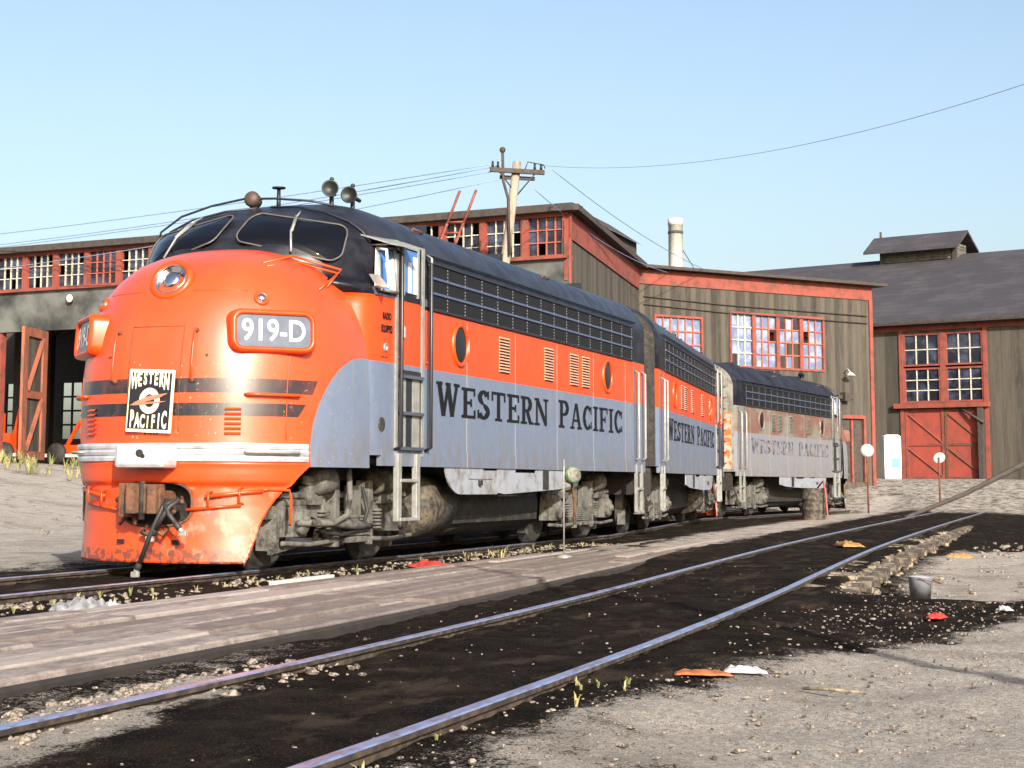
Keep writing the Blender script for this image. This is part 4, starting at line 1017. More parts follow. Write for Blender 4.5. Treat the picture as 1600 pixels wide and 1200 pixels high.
# move everything of the building into its own frame by baking an offset
def bake(root):
    def walk(o, depth):
        for c in [q for q in COL.objects if q.parent == o]:
            if c.type == 'MESH' and not c.get('_bk'):
                c.data.transform(Matrix.Translation(-root.location)); c['_bk'] = 1
            walk(c, depth+1)
    walk(root, 0)
    for o in COL.objects:
        if '_bk' in o.keys(): del o['_bk']
# bays: posts every 4.6 m
bays = [L_+2.2-4.9*i for i in range(0, 9)]
m = MB(); holes = []
z_lint0, z_lint1, z_cl0 = 6.15, 7.55, 7.62
for i in range(1, 8): holes.append((bays[i+1]+.25, bays[i]-.25, .0, z_lint0))
F_.quadwall(m, 0, L_, .0, z_lint0, holes, -.25, 0)
o_ = rel(m, 'bay_wall', M_red)
m = MB(); F_.box(m, 0, L_, -.2, .06, z_lint0, z_lint1); rel(m, 'lintel_sheeting', M_lint)
m = MB(); F_.box(m, 0, L_, -.3, .22, z_lint1, z_lint1+.10); rel(m, 'clerestory_sill', M_red)
m = MB(); F_.box(m, -.2, L_+.25, -.5, .35, 8.95, 9.17); rel(m, 'eave_fascia', M_fas)
m = MB(); F_.box(m, 0, L_, -.15, .05, 8.87, 8.95); rel(m, 'eave_board', M_red)
pw = 1.4; n_ = int(L_/pw)
for i in range(n_):
    s1 = L_-.12-i*pw; s0 = s1-pw+.17
    m = MB(); F_.box(m, s0-.17, s0, -.14, .07, z_lint1+.10, 8.87); rel(m, 'mullion_post', M_red)
    window(F_, RH, s0, s1, z_lint1+.10, 8.87, 4, 3, M_red, M_mull if i % 4 else M_mullr, M_pane, .04, .03, .12)
m = MB(); F_.box(m, L_-.12, L_, -.14, .09, 6.9, 8.70); rel(m, 'corner_board', M_red)
# lamp on the lintel
m = MB(); q = F_.p(L_-18.0+.0, .12, 7.2); m.lathe(F_.p(L_-18.8, .06, 7.22), F_.n, [(.03, 0), (.06, .05), (.17, .16), (.16, .18), (.12, .17)], 18); lf = rel(m, 'bay_lamp', M_fas)
m = MB(); m.lathe(F_.p(L_-18.8, .06, 7.22), F_.n, [(.15, .165), (.1, .2), (0, .22)], 16); m.build('bulb', M_wh2, lf)
# end walls of the roundhouse
E_ = Wall((-31.63, -5.38), (-45.2, -7.0)); G_ = Wall((-45.5, -7.08), (-54.56, .29))
m = MB(); E_.box(m, 0, E_.L, -.22, 0, .0, 8.15); rel(m, 'end_wall', M_sid)
m = MB(); E_.box(m, 0, E_.L, -.2, .05, 8.16, 8.95); rel(m, 'red_frieze', M_red)
m = MB(); E_.box(m, -.3, E_.L, -.5, .35, 8.96, 9.14); rel(m, 'verge_board', M_fas)
m = MB(); E_.box(m, 0, .14, -.1, .07, 6.6, 8.95); rel(m, 'corner_board', M_red)
gh = [(.7, 3.0, 5.6, 7.3), (4.3, 9.1, 5.4, 7.6), (9.85, 11.1, 1.0, 3.55)]
m = MB(); G_.quadwall(m, 0, G_.L, .0, 8.42, gh, -.22, 0); rel(m, 'end_wall', M_sid)
m = MB(); G_.box(m, 0, G_.L, -.2, .05, 8.43, 9.0); rel(m, 'red_frieze', M_red)
m = MB(); G_.box(m, 0, G_.L+.5, -.5, .45, 9.005, 9.12); rel(m, 'eave_fascia', M_fas)
m = MB(); G_.box(m, G_.L-.18, G_.L, .0, .07, .6, 8.43); rel(m, 'corner_board', M_red)
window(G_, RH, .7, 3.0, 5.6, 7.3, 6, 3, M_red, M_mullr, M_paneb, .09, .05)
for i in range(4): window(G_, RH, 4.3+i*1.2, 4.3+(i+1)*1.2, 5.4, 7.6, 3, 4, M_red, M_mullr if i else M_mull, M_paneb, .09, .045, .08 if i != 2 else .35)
m = MB(); G_.box(m, 9.85, 11.1, -.15, -.08, 1.0, 3.55); dd = rel(m, 'side_door', M_fas)
m = MB(); G_.box(m, 9.75, 9.87, -.05, .06, 1.0, 3.7); G_.box(m, 11.08, 11.2, -.05, .06, 1.0, 3.7); G_.box(m, 9.87, 11.08, -.05, .06, 3.56, 3.7); G_.box(m, 10.42, 10.52, -.1, .03, 1.0, 3.5); m.build('door_frame', M_red, dd)
m = MB(); m.tube([G_.p(10.1, 0, 5.4), G_.p(10.1, .25, 5.55), G_.p(10.1, .4, 5.4)], .025, 6); m.lathe(G_.p(10.1, .4, 5.42), (0, 0, -1), [(.02, 0), (.08, .03), (.2, .14), (.19, .15)], 16); rel(m, 'wall_lamp', M_mull)
m = MB(); G_.box(m, 9.7, 10.5, .0, .12, 4.35, 4.5); G_.box(m, 9.9, 10.2, .0, .3, 4.25, 4.6); rel(m, 'wall_bracket', M_fas)
for z in (7.55, 7.85):
    m = MB(); m.tube([G_.p(.2, .06, z+.1), G_.p(4, .06, z-.02), G_.p(G_.L-.3, .06, z-.08)], .02, 5); rel(m, 'wall_cable', M_fas)
# roof: sloping deck joining the walls, monitor on top
m = MB()
P1 = F_.p(0, .2, 9.12); P2 = F_.p(L_, .2, 9.12); P3 = Vector((-45.3, -7.0, 9.1)); P4 = Vector((-54.6, .3, 9.1)); P5 = Vector((-62, -12, 9.3)); P6 = Vector((-62, -46, 9.3))
m.add([P1, P2, P3, P4, P5, P6], [(0, 1, 2, 3, 4, 5)]); m.add([p-Vector((0, 0, .12)) for p in (P1, P2, P3, P4, P5, P6)], [(5, 4, 3, 2, 1, 0)]); rel(m, 'roof', M_roof)
m = MB(); 
for (x, y) in ((-43.4, -7.9),):
    m.prism([(y-1.3, 9.1), (y+.9, 9.1), (y+.9, 9.9), (y-.2, 10.5), (y-1.3, 9.9)], x-1.6, x+1.6, 'x'); m.prism([(y-1.5, 9.8), (y-.2, 10.55), (y+1.1, 9.8), (y-.2, 10.68)], x-1.8, x+1.8, 'x')
rel(m, 'roof_ventilator', M_fas)
# rear wall with tall windows, seen through the open stalls
B_ = Wall((-60, -62), (-60, -13)); holes = []
for i in range(13): holes.append((1.0+i*3.6, 3.6+i*3.6, 3.1, 6.1))
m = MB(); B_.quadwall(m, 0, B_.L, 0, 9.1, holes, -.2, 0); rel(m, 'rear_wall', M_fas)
for h in holes:
    m = MB()
    for i in range(1, 4): q = h[0]+(h[1]-h[0])*i/4; B_.box(m, q-.06, q+.06, -.1, -.04, h[2], h[3])
    for i in range(1, 4): q = h[2]+(h[3]-h[2])*i/4; B_.box(m, h[0], h[1], -.1, -.045, q-.05, q+.05)
    rel(m, 'rear_window_bars', M_fas)
for i in range(7):
    for j in range(2):
        m = MB(); x = -40-j*9; y = -41+i*5; m.box((x, y, 4.6), (.35, .35, 9.2))
        m.box((x, y+1, 8.2), (.2, 3, .2), Matrix.Rotation(R(35), 3, 'X')); rel(m, 'interior_post', M_fas)
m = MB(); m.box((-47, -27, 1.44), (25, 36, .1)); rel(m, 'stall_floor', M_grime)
# open stall door leaf with braces
def stall_door():
    t = F_.p(0, 0, 0)
    s_ = L_-22.05; 
    ob = empty('stall_door', (0, 0, 0)); ob.parent = RH
    return ob
DW = Wall(tuple(F_.p(L_-19.9, .05, 0))[:2], tuple(F_.p(L_-19.1, 2.15, 0))[:2])
m = MB()
DL = DW.L
DW.box(m, 0, .42, -.05, .05, 1.62, 6.1); DW.box(m, DL-.42, DL, -.05, .05, 1.62, 6.1); DW.box(m, .42, DL-.42, -.05, .048, 5.8, 6.1); DW.box(m, .42, DL-.42, -.05, .048, 3.7, 3.95); DW.box(m, .42, DL-.42, -.05, .048, 1.62, 1.9)
for z0, z1 in ((3.95, 5.8), (1.9, 3.7)):
    a = DW.p(.45, .03, z1); b = DW.p(DL-.45, .03, z0); m.tube([a, b], .08, 4, smooth=False)
dl = rel(m, 'stall_door', M_redd); dl['label'] = 'open red braced stall door leaf'
m = MB(); DW.box(m, .40, DL-.40, -.06, -.02, 1.7, 6.0); m.build('door_boards', M_sid, dl)
bake(RH)

# orange machinery inside the open stall
def machinery(loc, label, k):
    m = MB(); 
    if k == 0:
        m.box((0, 0, .7), (1.2, 1.7, .9)); m.box((.3, -.2, 1.5), (.5, .9, .8)); m.tube([(0, .6, 1.0), (.1, .9, 2.0), (0, 1.4, 2.4)], .07, 8)
    else:
        m.box((0, 0, .5), (.9, 2.2, .5)); m.tube([(0, -.8, .6), (0, -.2, 1.6), (0, .8, 1.8)], .09, 8)
    t = empty('shop_machine', loc); tag(t, label, 'machine', 'machines inside the open stall')
    m.build('machine_body', M_or, t, .04)
    for y in (-.7, .7): m = MB(); m.lathe((.62, y, .42), (1, 0, 0), [(0, 0), (.4, 0), (.4, .14), (0, .14)], 16); m.build('wheel', M_grime, t)
    m = MB(); m.box((.5, -.1, .35), (.4, 2.6, .12)); m.build('bumper', M_white, t)
machinery((-36.5, -29.2, 1.5), 'orange machine parked in the dark stall at the left edge', 0)
machinery((-38.5, -26.9, 1.5), 'low orange machine behind the open stall door', 1)

# ------------------------------------------------------------ shop building on the right
SH = empty('shop_building', (-78, 1, 0)); tag(SH, 'grey board shop with dark gabled roof, cupola and big red double doors', 'workshop')
H_ = Wall((-84.1, -18), (-75.0, 13.6)); HL = H_.L
def hs(y): return (y+18)/(13.6+18)*HL
sw0, sw1 = hs(-1.35), hs(2.95); sm_ = (sw0+sw1)/2
m = MB(); H_.quadwall(m, 0, HL, 0, 9.3, [(sw0, sw1, 5.35, 9.15), (sw0, sw1, 1.15, 5.05)], -.3, 0); rel(m, 'front_wall', M_sid, SH)
m = MB(); H_.box(m, 0, HL, -.1, .08, 9.3, 9.62); rel(m, 'eave_board', M_red, SH)
m = MB(); H_.box(m, -.4, HL+.4, -.1, .75, 9.62, 9.80); rel(m, 'gutter', M_fas, SH)
for a, b in ((sw0-.22, sw0), (sw1, sw1+.22)): m = MB(); H_.box(m, a, b, -.1, .09, 1.1, 9.3); rel(m, 'door_jamb', M_red, SH)
m = MB(); H_.box(m, sm_-.14, sm_+.14, -.1, .08, 5.35, 9.15); rel(m, 'window_post', M_red, SH)
for a, b in ((sw0, sm_-.14), (sm_+.14, sw1)):
    for z0, z1, nz in ((7.35, 9.15, 2), (5.35, 7.25, 3)): window(H_, SH, a, b, z0, z1, 3, nz, M_red, M_mull, M_pane, .1, .055, .0)
m = MB(); H_.box(m, sw0-.5, sw1+.3, 0, .35, 5.05, 5.32); rel(m, 'door_track', M_red, SH)
for a, b in ((sw0+.03, sm_-.02), (sm_+.02, sw1-.03)):
    m = MB(); H_.box(m, a, b, -.08, .0, 1.15, 5.03); d_ = rel(m, 'shop_door', M_door, SH)
    m = MB(); 
    for z in (1.2, 3.0, 4.85): H_.box(m, a, b, .0, .05, z, z+.14)
    for q in (a, b-.14): H_.box(m, q, q+.14, .0, .055, 1.15, 5.03)
    m.tube([H_.p(a+.1, .03, 4.8), H_.p(b-.1, .03, 3.15)], .05, 4, smooth=False); m.tube([H_.p(a+.1, .03, 2.9), H_.p(b-.1, .03, 1.35)], .05, 4, smooth=False); m.build('door_brace', M_rust if a > sm_-.1 else M_red, d_)
m = MB(); m.tube([H_.p(sm_+.9, .1, 5.0), H_.p(sw1+.1, .5, 4.2)], .07, 6); rel(m, 'hanger_arm', M_fas, SH)
m = MB(); H_.box(m, sw1-.28, sw1-.02, .08, .42, 1.2, 5.0); rel(m, 'downpipe_post', M_fas, SH)
# roof
def Hp(s, d, z): return H_.p(s, d, z)
m = MB(); RZ = 14.9
m.add([Hp(-.8, .75, 9.72), Hp(HL+.8, .75, 9.72), Hp(HL+.8, -11, RZ), Hp(-.8, -11, RZ), Hp(-.8, .75, 9.6), Hp(HL+.8, .75, 9.6), Hp(HL+.8, -11, RZ-.14), Hp(-.8, -11, RZ-.14)], [(0, 1, 2, 3), (7, 6, 5, 4), (0, 4, 5, 1), (3, 2, 6, 7), (0, 3, 7, 4), (1, 5, 6, 2)])
m.add([Hp(-.8, -11, RZ), Hp(HL+.8, -11, RZ), Hp(HL+.8, -22.5, 9.7), Hp(-.8, -22.5, 9.7)], [(0, 1, 2, 3)])
rf = rel(m, 'roof', M_roof, SH)
m = MB(); m.add([Hp(0, -.2, 9.4), Hp(0, -21.8, 9.4), Hp(0, -11, RZ-.2), Hp(.2, -.2, 9.4), Hp(.2, -21.8, 9.4), Hp(.2, -11, RZ-.2)], [(0, 1, 2), (3, 5, 4), (0, 3, 4, 1), (0, 2, 5, 3)]); H_.box(m, 0, .2, -21.8, -.25, 0, 9.4)
m.add([Hp(HL, -.2, 9.4), Hp(HL, -21.8, 9.4), Hp(HL, -11, RZ-.2)], [(0, 1, 2)]); H_.box(m, HL-.2, HL, -21.8, -.25, 0, 9.4); H_.box(m, .2, HL-.2, -22, -21.8, 0, 9.4); rel(m, 'gable_wall', M_sid, SH)
# cupola astride the ridge
cs0, cs1 = 11.75, 16.6
m = MB(); 
for i in range(10): H_.box(m, cs0, cs1, -10.25-1.5, -10.25+.05-(i % 2)*.0, 13.75+i*.17, 13.75+i*.17+.10)
H_.box(m, cs0, cs1, -11.8, -10.26, 13.4, 15.5)
cu = rel(m, 'cupola', M_slat, SH)
m = MB(); H_.box(m, cs0-.02, cs0+.25, -10.28, -10.12, 13.7, 15.5); m.build('cupola_post', M_sid, cu); m = MB(); H_.box(m, cs1-.25, cs1+.02, -10.28, -10.12, 13.7, 15.5); m.build('cupola_post', M_sid, cu); m = MB(); H_.box(m, (cs0+cs1)/2-.06, (cs0+cs1)/2+.06, -10.26, -10.16, 14, 15.5); m.build('cupola_post', M_sid, cu)
m = MB(); a, b = cs0-.75, cs1+.45
m.add([Hp(a, -9.3, 15.25), Hp(b, -9.3, 15.25), Hp(b, -11, 16.35), Hp(a, -11, 16.35), Hp(b, -12.8, 15.25), Hp(a, -12.8, 15.25), Hp(a, -9.3, 15.1), Hp(b, -9.3, 15.1), Hp(b, -11, 16.2), Hp(a, -11, 16.2), Hp(b, -12.8, 15.1), Hp(a, -12.8, 15.1)], [(0, 1, 2, 3), (3, 2, 4, 5), (6, 9, 8, 7), (9, 11, 10, 8), (0, 6, 7, 1), (1, 7, 8, 2), (2, 8, 10, 4), (0, 3, 9, 6), (3, 5, 11, 9)]); m.build('cupola_roof', M_roof, cu)
m = MB(); m.cyl(Hp(cs0-.3, -11, 16.1), Hp(cs0-.3, -11, 16.7), .07, 8); m.build('ridge_pipe', M_fas, cu)
bake(SH)

# vent pipes on the roundhouse roof edge
for i, s_ in enumerate((9.0, 10.2)):
    pass

# chimney behind the low wing
t = empty('chimney_stack', (-57.75, -8.7, 9.2)); tag(t, 'white painted chimney stack rising behind the low roundhouse roof', 'chimney')
m = MB(); m.lathe((0, 0, 0), (0, 0, 1), [(.33, 0), (.32, 3.3), (.34, 3.3), (.34, 3.6), (.26, 3.6), (.26, 3.0)], 20); m.build('stack', M_white, t)
m = MB(); m.lathe((0, 0, 2.9), (0, 0, 1), [(.325, 0), (.345, .02), (.345, .12), (.325, .14)], 20); m.build('band', M_fas, t)
m = MB(); m.tube([(0, .3, 2.2), (.3, 1.5, .3)], .02, 5); m.build('guy_wire', M_fas, t)

# ------------------------------------------------------------ pole, wires, ladder
def utility_pole():
    t = empty('utility_pole', (-28.14, -7.02, 0)); tag(t, 'leaning grey utility pole with wooden crossarm rising behind the train', 'utility pole')
    lean = Vector((-.16, .42, 0)).normalized()
    top = Vector((0, 0, 0))+Vector((-.376, .926, 0))*1.18+Vector((0, 0, 9.95)); mid = top*.5
    m = MB(); m.tube([(0, 0, -.3), mid, top], [.17, .15, .12], 14); m.build('pole', M_woodp, t)
    ax = Vector((-.376, .926, 0))*1; ax = (ax+Vector((-.12, -.05, -.03))).normalized()
    m = MB(); c = top-Vector((0, 0, .30))+Vector((.16, .06, 0)); m.box(c, (1.55, .11, .13), Matrix((ax, Vector((0, 0, 1)).cross(ax).normalized(), Vector((0, 0, 1)))).transposed()); m.box(c+Vector((-.2, -.07, -.16)), (1.0, .1, .10), Matrix((ax, Vector((0, 0, 1)).cross(ax).normalized(), Vector((0, 0, 1)))).transposed())
    m.build('crossarm', M_fas, t, .008)
    m = MB(); m.tube([c+ax*.5+Vector((0, 0, -.06)), top-Vector((0, 0, .95))], .022, 5); m.tube([c-ax*.5+Vector((0, 0, -.06)), top-Vector((0, 0, .95))], .022, 5); m.build('crossarm_brace', M_fas, t)
    m = MB(); m.tube([c-ax*.42+Vector((0, 0, .55)), c-ax*.40+Vector((0, 0, -.3)), c-ax*.26+Vector((0, 0, -.8)), c-ax*.22+Vector((-.0, 0, -2.4))], .04, 6); m.ball(c-ax*.42+Vector((0, 0, .58)), .09)
    m.build('riser_conduit', M_fas, t)
    for q in (-.70, -.55, .5, .68):
        m = MB(); m.cyl(c+ax*q+Vector((0, 0, .05)), c+ax*q+Vector((0, 0, .24)), .045, 8, .03); m.build('insulator', M_horn, t)
    m = MB(); m.tube([c+ax*.2+Vector((0, 0, .0)), c+ax*.3+Vector((0, 0, .28)), c+ax*.75+Vector((0, 0, .22)), c+ax*.8+Vector((0, 0, .12))], .018, 5); m.build('jumper_wire', M_fas, t)
    return Vector((-28.14, -7.02, 0))+c, ax
PC, PAX = utility_pole()
M_wire = simple('weathered_wire', (.16, .24, .38), .5)
def wire(label, a, b, sag, r=.012, n=24):
    a = Vector(a); b = Vector(b); m = MB(); m.tube([a+(b-a)*(i/n)-Vector((0, 0, sag*4*(i/n)*(1-i/n))) for i in range(n+1)], r, 4)
    o = m.build('overhead_wire', M_wire); tag(o, label, 'wire', 'overhead wires'); return o
for i, (dz, q) in enumerate(((0, -.72), (-.18, -.6), (.05, -.4), (-.42, -.5))):
    wire(['topmost of the blue wires running left from the pole crossarm', 'second of the blue wires running left from the crossarm', 'third blue wire dipping left behind the locomotive roof', 'lowest of the blue wires running left from the pole'][i],
         PC+PAX*q+Vector((0, 0, .15+min(dz, 0))), Vector((-37.0, -46.0, 9.9+dz*1.9-.2*i)), .35+.1*i, .016)
wire('thin wire sloping right from the crossarm towards the low roof', PC+PAX*1.0+Vector((0, 0, .1)), (-54, -5, 9.3), .4, .012)
wire('service wire dropping from the pole brace to the roundhouse roof', PC+PAX*.5+Vector((0, 0, -.5)), (-50, -6.3, 9.2), .5, .012)
wire('single faint wire rising across the sky at upper right', PC+PAX*.7+Vector((0, 0, .2)), (-11.4, 12.8, 8.5), 1.0, .007, 48)
# ladder on the roundhouse eave
t = empty('roof_ladder', (-31.2, -9.6, 6.9)); tag(t, 'red wooden ladder leaning on the roundhouse clerestory, tips above the eave', 'ladder')
ux = Vector((-.09, .99, 0)).normalized(); up = Vector((-.16, .34, 1)).normalized()
for s in (-.26, .26):
    m = MB(); a = ux*s; m.tube([a, a+up*2.0], .045, 6); m.tube([a+up*2.0, a+up*3.1], .042, 6); m.build('side_rail', M_red, t)
for k in range(6):
    m = MB(); m.tube([ux*-.26+up*(.25+k*.36), ux*.26+up*(.25+k*.36)], .03, 6); m.build('rung', M_red, t)

# ------------------------------------------------------------ yard furniture
# lamp on a thin post beside the train
t = empty('switch_lamp', (-6.6, 2.55, -.05)); tag(t, 'round green lamp on a thin post beside the rear of the leading locomotive', 'switch lamp')
m = MB(); m.tube([(0, 0, 0), (0, 0, 1.1), (-.02, -.0, 1.33)], .011, 8); m.lathe((0, 0, 0), (0, 0, 1), [(.12, 0), (.12, .02), (.04, .05)], 14); m.build('post', M_silv, t)
gl = simple('pale_green_enamel', (.12, .18, .11), .45, var=.5, scale=14)
hd = Vector((.55, .75, .25)).normalized(); cc = Vector((-.08, .10, 1.12))
m = MB(); m.lathe(cc, hd, [(0, -.12), (.08, -.11), (.115, -.04), (.12, .02), (.11, .045), (.08, .05)], 24); m.build('lamp_shade', gl, t)
m = MB(); m.lathe(cc, hd, [(.09, .05), (.07, .075), (.03, .075), (.03, .10), (0, .10)], 16); m.build('lamp_boss', M_endg, t)
m = MB(); m.tube([(0, 0, 1.05), (-.2, .05, 1.0), (-.34, .05, .7), (-.30, .05, .45)], .02, 6); m.build('hose_loop', M_rust, t)

# oil drum with a red hose
t = empty('oil_drum', (-33.5, 1.35, -.12)); tag(t, 'rusty oil drum with a red hose hung over it beside the last unit', 'drum')
m = MB(); m.lathe((0, 0, 0), (0, 0, 1), [(0, .02), (.33, .02), (.345, 0), (.345, .03), (.33, .05), (.33, .32), (.345, .34), (.33, .36), (.33, .62), (.345, .64), (.33, .66), (.33, .92), (.345, .95), (.33, .95), (.32, .93), (0, .93)], 26); m.build('drum_body', M_tank, t)
m = MB(); m.tube([(-.1, .1, .95), (.1, .3, 1.15), (.25, .38, .9), (.3, .42, .4), (.32, .45, .03), (.9, -.1, .02), (1.6, -.5, .03)], .025, 8); m.build('red_hose', simple('red_rubber', (.35, .08, .06), .6), t)

def disc_sign(loc, h, r, label, ball=False):
    t = empty('signal_target', loc); tag(t, label, 'signal', 'white round targets in front of the shop')
    m = MB(); m.tube([(0, 0, 0), (0, 0, h)], .035, 8); m.build('post', M_rust, t)
    m = MB()
    if ball: m.lathe((0, 0, h+.1), (.9, .38, 0), [(0, -.12), (r*.5, -.11), (r, -.02), (r, .02), (r*.6, .10), (0, .13)], 24)
    else: m.lathe((0, 0, h), (.8, .35, -.45), [(0, -.15), (r*.35, -.13), (r, .06), (r*.97, .07), (r*.4, -.02), (0, -.02)], 24)
    m.build('target', M_white, t)
disc_sign((-46.1, 1.15, -.12), 2.15, .24, 'white round lamp globe on a low post just right of the last unit', True)
disc_sign((-49.7, 3.27, .2), 1.75, .22, 'tilted white disc on a post in front of the red double doors')

# white cooler cabinet
t = empty('drinks_cooler', (-59.3, .35, 1.1)); tag(t, 'white upright cooler cabinet with a blue panel at the roundhouse corner', 'cooler')
Rz = Matrix.Rotation(R(18), 3, 'Z')
m = MB(); m.prism([(a, b+.98) for a, b in rrect(.72, 1.95, .14)], -.35, .35, 'x'); m.v = [tuple(Rz @ Vector(v)) for v in m.v]; m.build('cabinet', M_wh2, t, .03)
bl = simple('blue_print', (.08, .25, .62), .4)
m = MB(); m.box(Rz @ Vector((.356, .12, .75)), (.008, .34, .42), Rz); m.build('blue_panel', bl, t)
m = MB(); m.box(Rz @ Vector((.356, .12, .25)), (.010, .34, .06), Rz); m.box(Rz @ Vector((.37, -.28, 1.0)), (.03, .03, .4), Rz); m.build('handle', M_silv, t)

# leaning timber at right
t = MB(); a = Vector((-36.7, 3.4, -.1)); b = Vector((-38.2, 6.9, 1.6)); t.tube([a, a+(b-a)*.5+Vector((0, 0, -.10)), b], [.06, .07, .09], 8, smooth=False); tag(t.build('leaning_beam', M_fas), 'dark beam leaning up out of the dirt in front of the shop', 'beam')

# long thin shadow caster standing out of frame to the right: a light pole
t = empty('yard_pole', (12.6, 14.6, -.15)); tag(t, 'wooden yard pole right of the frame, its long thin shadow crossing the gravel', 'pole')
m = MB(); m.tube([(0, 0, 0), (0, 0, 9)], [.09, .07], 10); m.build('pole', M_woodp, t)

# bucket
t = empty('bucket', (-4.6, 7.42, gz(-4.6, 7.42)-.01)); tag(t, 'dented pale metal bucket standing by the outer rail', 'bucket')
m = MB(); m.lathe((0, 0, 0), (0, 0, 1), [(0, .01), (.105, .01), (.11, 0), (.13, .25), (.14, .26), (.125, .26), (.115, .23), (.10, .04), (0, .04)], 24); m.build('pail', M_skirt, t)
m = MB(); m.tube([Vector((math.cos(a_)*.135, math.sin(a_)*.135, .245+.0*a_))+Vector((.02, .1*math.sin(a_), -.06*math.sin(a_))) for a_ in [R(i*15) for i in range(13)]], .006, 5); m.build('bail_handle', M_rust, t)

# rags and litter
def rag(loc, sx, sy, h, mat, label, cat, seed, name='rag', grp=None):
    m = MB(); n = 16; rows = []; loc = (loc[0], loc[1], max(gz(loc[0], loc[1])+.005, loc[2] if loc[1] < 4.3 else -9))
    for i in range(n+1):
        row = []
        for j in range(n+1):
            u, v = i/n*2-1, j/n*2-1; k = noise.noise((u*1.5+seed, v*1.5, seed)); e = 1-.25*noise.noise((u*2, v*2+seed, 1)); w = max(0, 1-max(abs(u), abs(v))**3)
            row.append((u*sx*e, v*sy*e, h*(.12+w*(.5+.9*abs(noise.noise((u*2.6+seed, v*2.6, 5)))))*.9))
        rows.append(row)
    m.grid(rows, True); o = m.build(name, mat); o.location = loc; o.rotation_euler = (0, 0, seed); tag(o, label, cat, grp)
    s_ = o.modifiers.new('s', 'SOLIDIFY'); s_.thickness = .006; return o
c_red = simple('red_cloth', (.42, .035, .025), .8, var=.4, scale=18); c_wh = simple('white_paper', (.45, .45, .46), .8, var=.35, scale=14); c_gr = simple('grey_cloth', (.26, .26, .28), .85, var=.6, scale=14)
c_og = simple('orange_cloth', (.38, .12, .035), .8, var=.5, scale=12); c_br = simple('yellow_brown_cloth', (.34, .20, .07), .85, var=.5, scale=12)
rag((-3.95, 1.70, -.12), .34, .17, .16, c_red, 'crumpled bright red rag lying beside the near rail under the locomotive', 'rag', 1.2)
rag((-4.2, 1.90, -.12), .10, .07, .08, c_wh, 'small white scrap beside the red rag', 'scrap', 2.2, 'paper_scrap')
rag((3.35, 1.62, -.13), .26, .14, .14, c_gr, 'heap of grey cloth by the rail in front of the nose', 'rag', 3.1)
rag((3.15, 1.78, -.10), .20, .07, .10, c_wh, 'white crumpled paper on the heap of grey cloth', 'paper', .7, 'crumpled_paper')
rag((6.0, 7.42, -.23), .07, .15, .03, c_og, 'flattened orange wrapper on dark dirt near the lower rail', 'wrapper', .25, 'wrapper')
rag((5.75, 7.6, -.23), .05, .12, .05, c_wh, 'crumpled white paper on the edge of the pale gravel', 'paper', .2, 'crumpled_paper')
rag((-12.7, 5.4, -.18), .35, .16, .12, c_br, 'yellow brown rag lying between the curving rails', 'rag', .4)
rag((-15.2, 6.9, -.18), .28, .16, .12, c_br, 'yellow brown rag farther along beyond the rail end', 'rag', 1.9)
rag((.9, 8.15, -.2), .10, .06, .06, c_red, 'small red and white scrap on the gravel at far right', 'scrap', 2.9, 'paper_scrap')
rag((-.2, 8.6, -.2), .06, .05, .05, c_wh, 'small white scrap at the far right on dark gravel', 'scrap', 4.1, 'paper_scrap')
m = MB(); m.box((0, 0, .025), (1.35, .09, .05)); o = m.build('timber_batten', M_white, None, .008); o.location = (-.3, 1.80, -.06); o.rotation_euler = (0, 0, R(1)); tag(o, 'pale timber batten lying along the top edge of the walkway', 'batten')
m = MB(); m.tube([(-.16, 0, .012), (0, .02, .015), (.18, -.01, .012)], .009, 6); o = m.build('stick', M_tiep); o.location = (6.2, 8.15, gz(6.2, 8.15)+.01); o.rotation_euler = (0, 0, R(80)); tag(o, 'short brown stick lying on the pale gravel', 'stick')

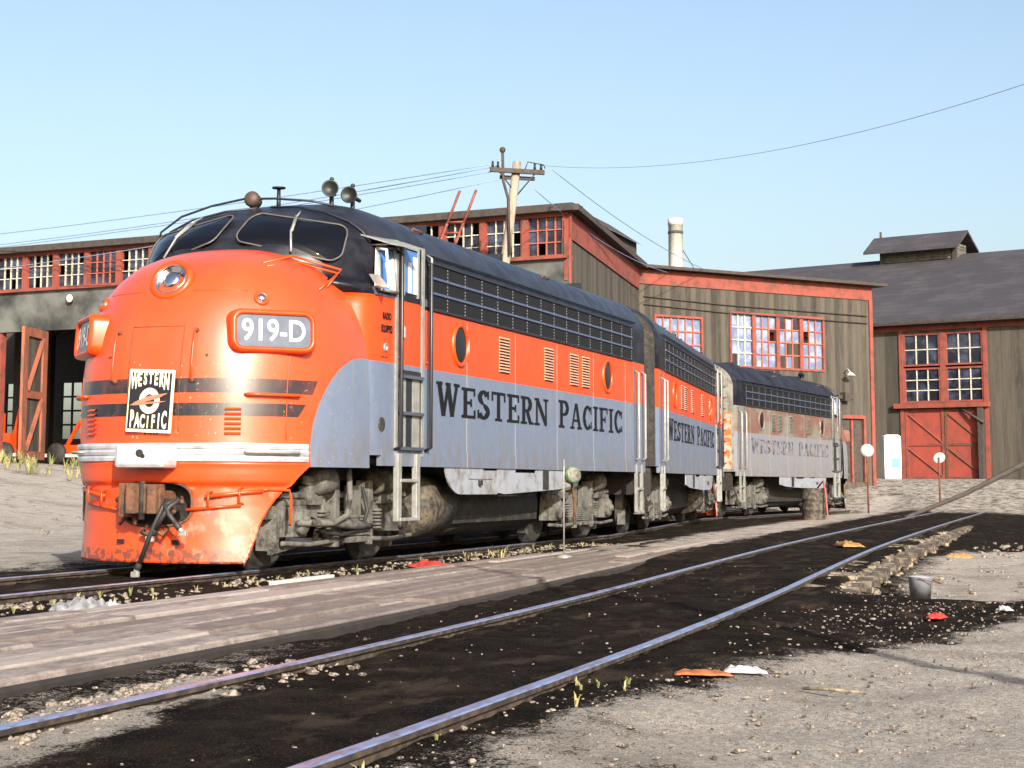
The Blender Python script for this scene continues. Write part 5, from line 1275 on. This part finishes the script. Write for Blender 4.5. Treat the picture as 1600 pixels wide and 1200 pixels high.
# loose stones: uncountable
_ph = (1+5**.5)/2; _n = (1+_ph*_ph)**.5
ICO = [tuple(q/_n for q in p) for p in ((-1, _ph, 0), (1, _ph, 0), (-1, -_ph, 0), (1, -_ph, 0), (0, -1, _ph), (0, 1, _ph), (0, -1, -_ph), (0, 1, -_ph), (_ph, 0, -1), (_ph, 0, 1), (-_ph, 0, -1), (-_ph, 0, 1))]
ICF = [(0,11,5),(0,5,1),(0,1,7),(0,7,10),(0,10,11),(1,5,9),(5,11,4),(11,10,2),(10,7,6),(7,1,8),(3,9,4),(3,4,2),(3,2,6),(3,6,8),(3,8,9),(4,9,5),(2,4,11),(6,2,10),(8,6,7),(9,8,1)]
def stones():
    m = MB(); rnd = random.Random(5)
    def st(x, y, r):
        z = gz(x, y); c = Vector((x, y, z+r*.12)); sq = rnd.uniform(.45, .8); ea = rnd.uniform(.7, 1.3)
        vs = [c+Vector((a[0]*ea, a[1]/ea, a[2]*sq))*r*rnd.uniform(.75, 1.2) for a in ICO]
        m.add(vs, ICF)
    for _ in range(2600):
        x = rnd.uniform(-4, 10.5); y = rnd.uniform(6.95, 9.3)
        st(x, y, abs(rnd.gauss(0, .006))+.003)
    for _ in range(350):
        x = rnd.uniform(-6, 10.5); y = rnd.uniform(4.4, 7.0); st(x, y, abs(rnd.gauss(0, .006))+.003)
    for _ in range(700):
        x = rnd.uniform(6.4, 10.5); y = rnd.gauss(5.2, .2); st(x, y, abs(rnd.gauss(0, .014))+.006)
    for _ in range(1200):
        x = rnd.uniform(-12, 6); y = rnd.uniform(1.0, 1.95); st(x, y, abs(rnd.gauss(0, .014))+.008)
    for _ in range(160):
        x = rnd.uniform(-30, 8); y = rnd.uniform(-14, -2.4); st(x, y, abs(rnd.gauss(0, .03))+.02)
    for _ in range(300):
        x = rnd.uniform(-24, -3); y = rnd.uniform(6.6, 10); st(x, y, abs(rnd.gauss(0, .03))+.012)
    M = Mat('mixed_stones', 'World'); M.col(M.mix(M.noise(31, 3, rough=.7).ss(.44, .58), (.24, .20, .16), (.05, .04, .033))).set('Roughness', .9)
    tag(m.build('loose_stones', M.m, recalc=False), kind='stuff', label='loose stones and grit scattered over the yard', cat='stones')
stones()
def weeds():
    rnd = random.Random(9); m = MB()
    def tuft(x, y, h, n=9):
        z = gz(x, y)
        for _ in range(n):
            a = rnd.uniform(0, 6.28); l = h*rnd.uniform(.5, 1.1); d = Vector((math.cos(a), math.sin(a), 0)); s = Vector((-d.y, d.x, 0))*.006*(1+h*3); b = Vector((x, y, z))
            m.add([b-s, b+s, b+d*l*.35+Vector((0, 0, l*.8))+s*.6, b+d*l*.35+Vector((0, 0, l*.8))-s*.6, b+d*l*.75+Vector((0, 0, l))], [(0, 1, 2, 3), (3, 2, 4)])
    for _ in range(260): tuft(rnd.uniform(-30.5, -24), rnd.uniform(-32, -16), rnd.uniform(.2, .5), 14)
    for _ in range(70): tuft(rnd.uniform(-12, 5), rnd.uniform(1.05, 1.6), rnd.uniform(.03, .10), 6)
    tuft(-5.9, 1.9, .3, 10)
    for _ in range(9): tuft(rnd.uniform(6, 10), rnd.uniform(6.95, 7.25), rnd.uniform(.02, .07), 6)
    M = Mat('dry_weeds', 'World'); M.col(M.mix(M.noise(3, 3).ss(.4, .6), (.14, .16, .05), (.32, .27, .13))).set('Roughness', .8)
    tag(m.build('weeds', M.m, recalc=False), kind='stuff', label='dry weeds along the roundhouse wall and the rail', cat='weeds')
weeds()
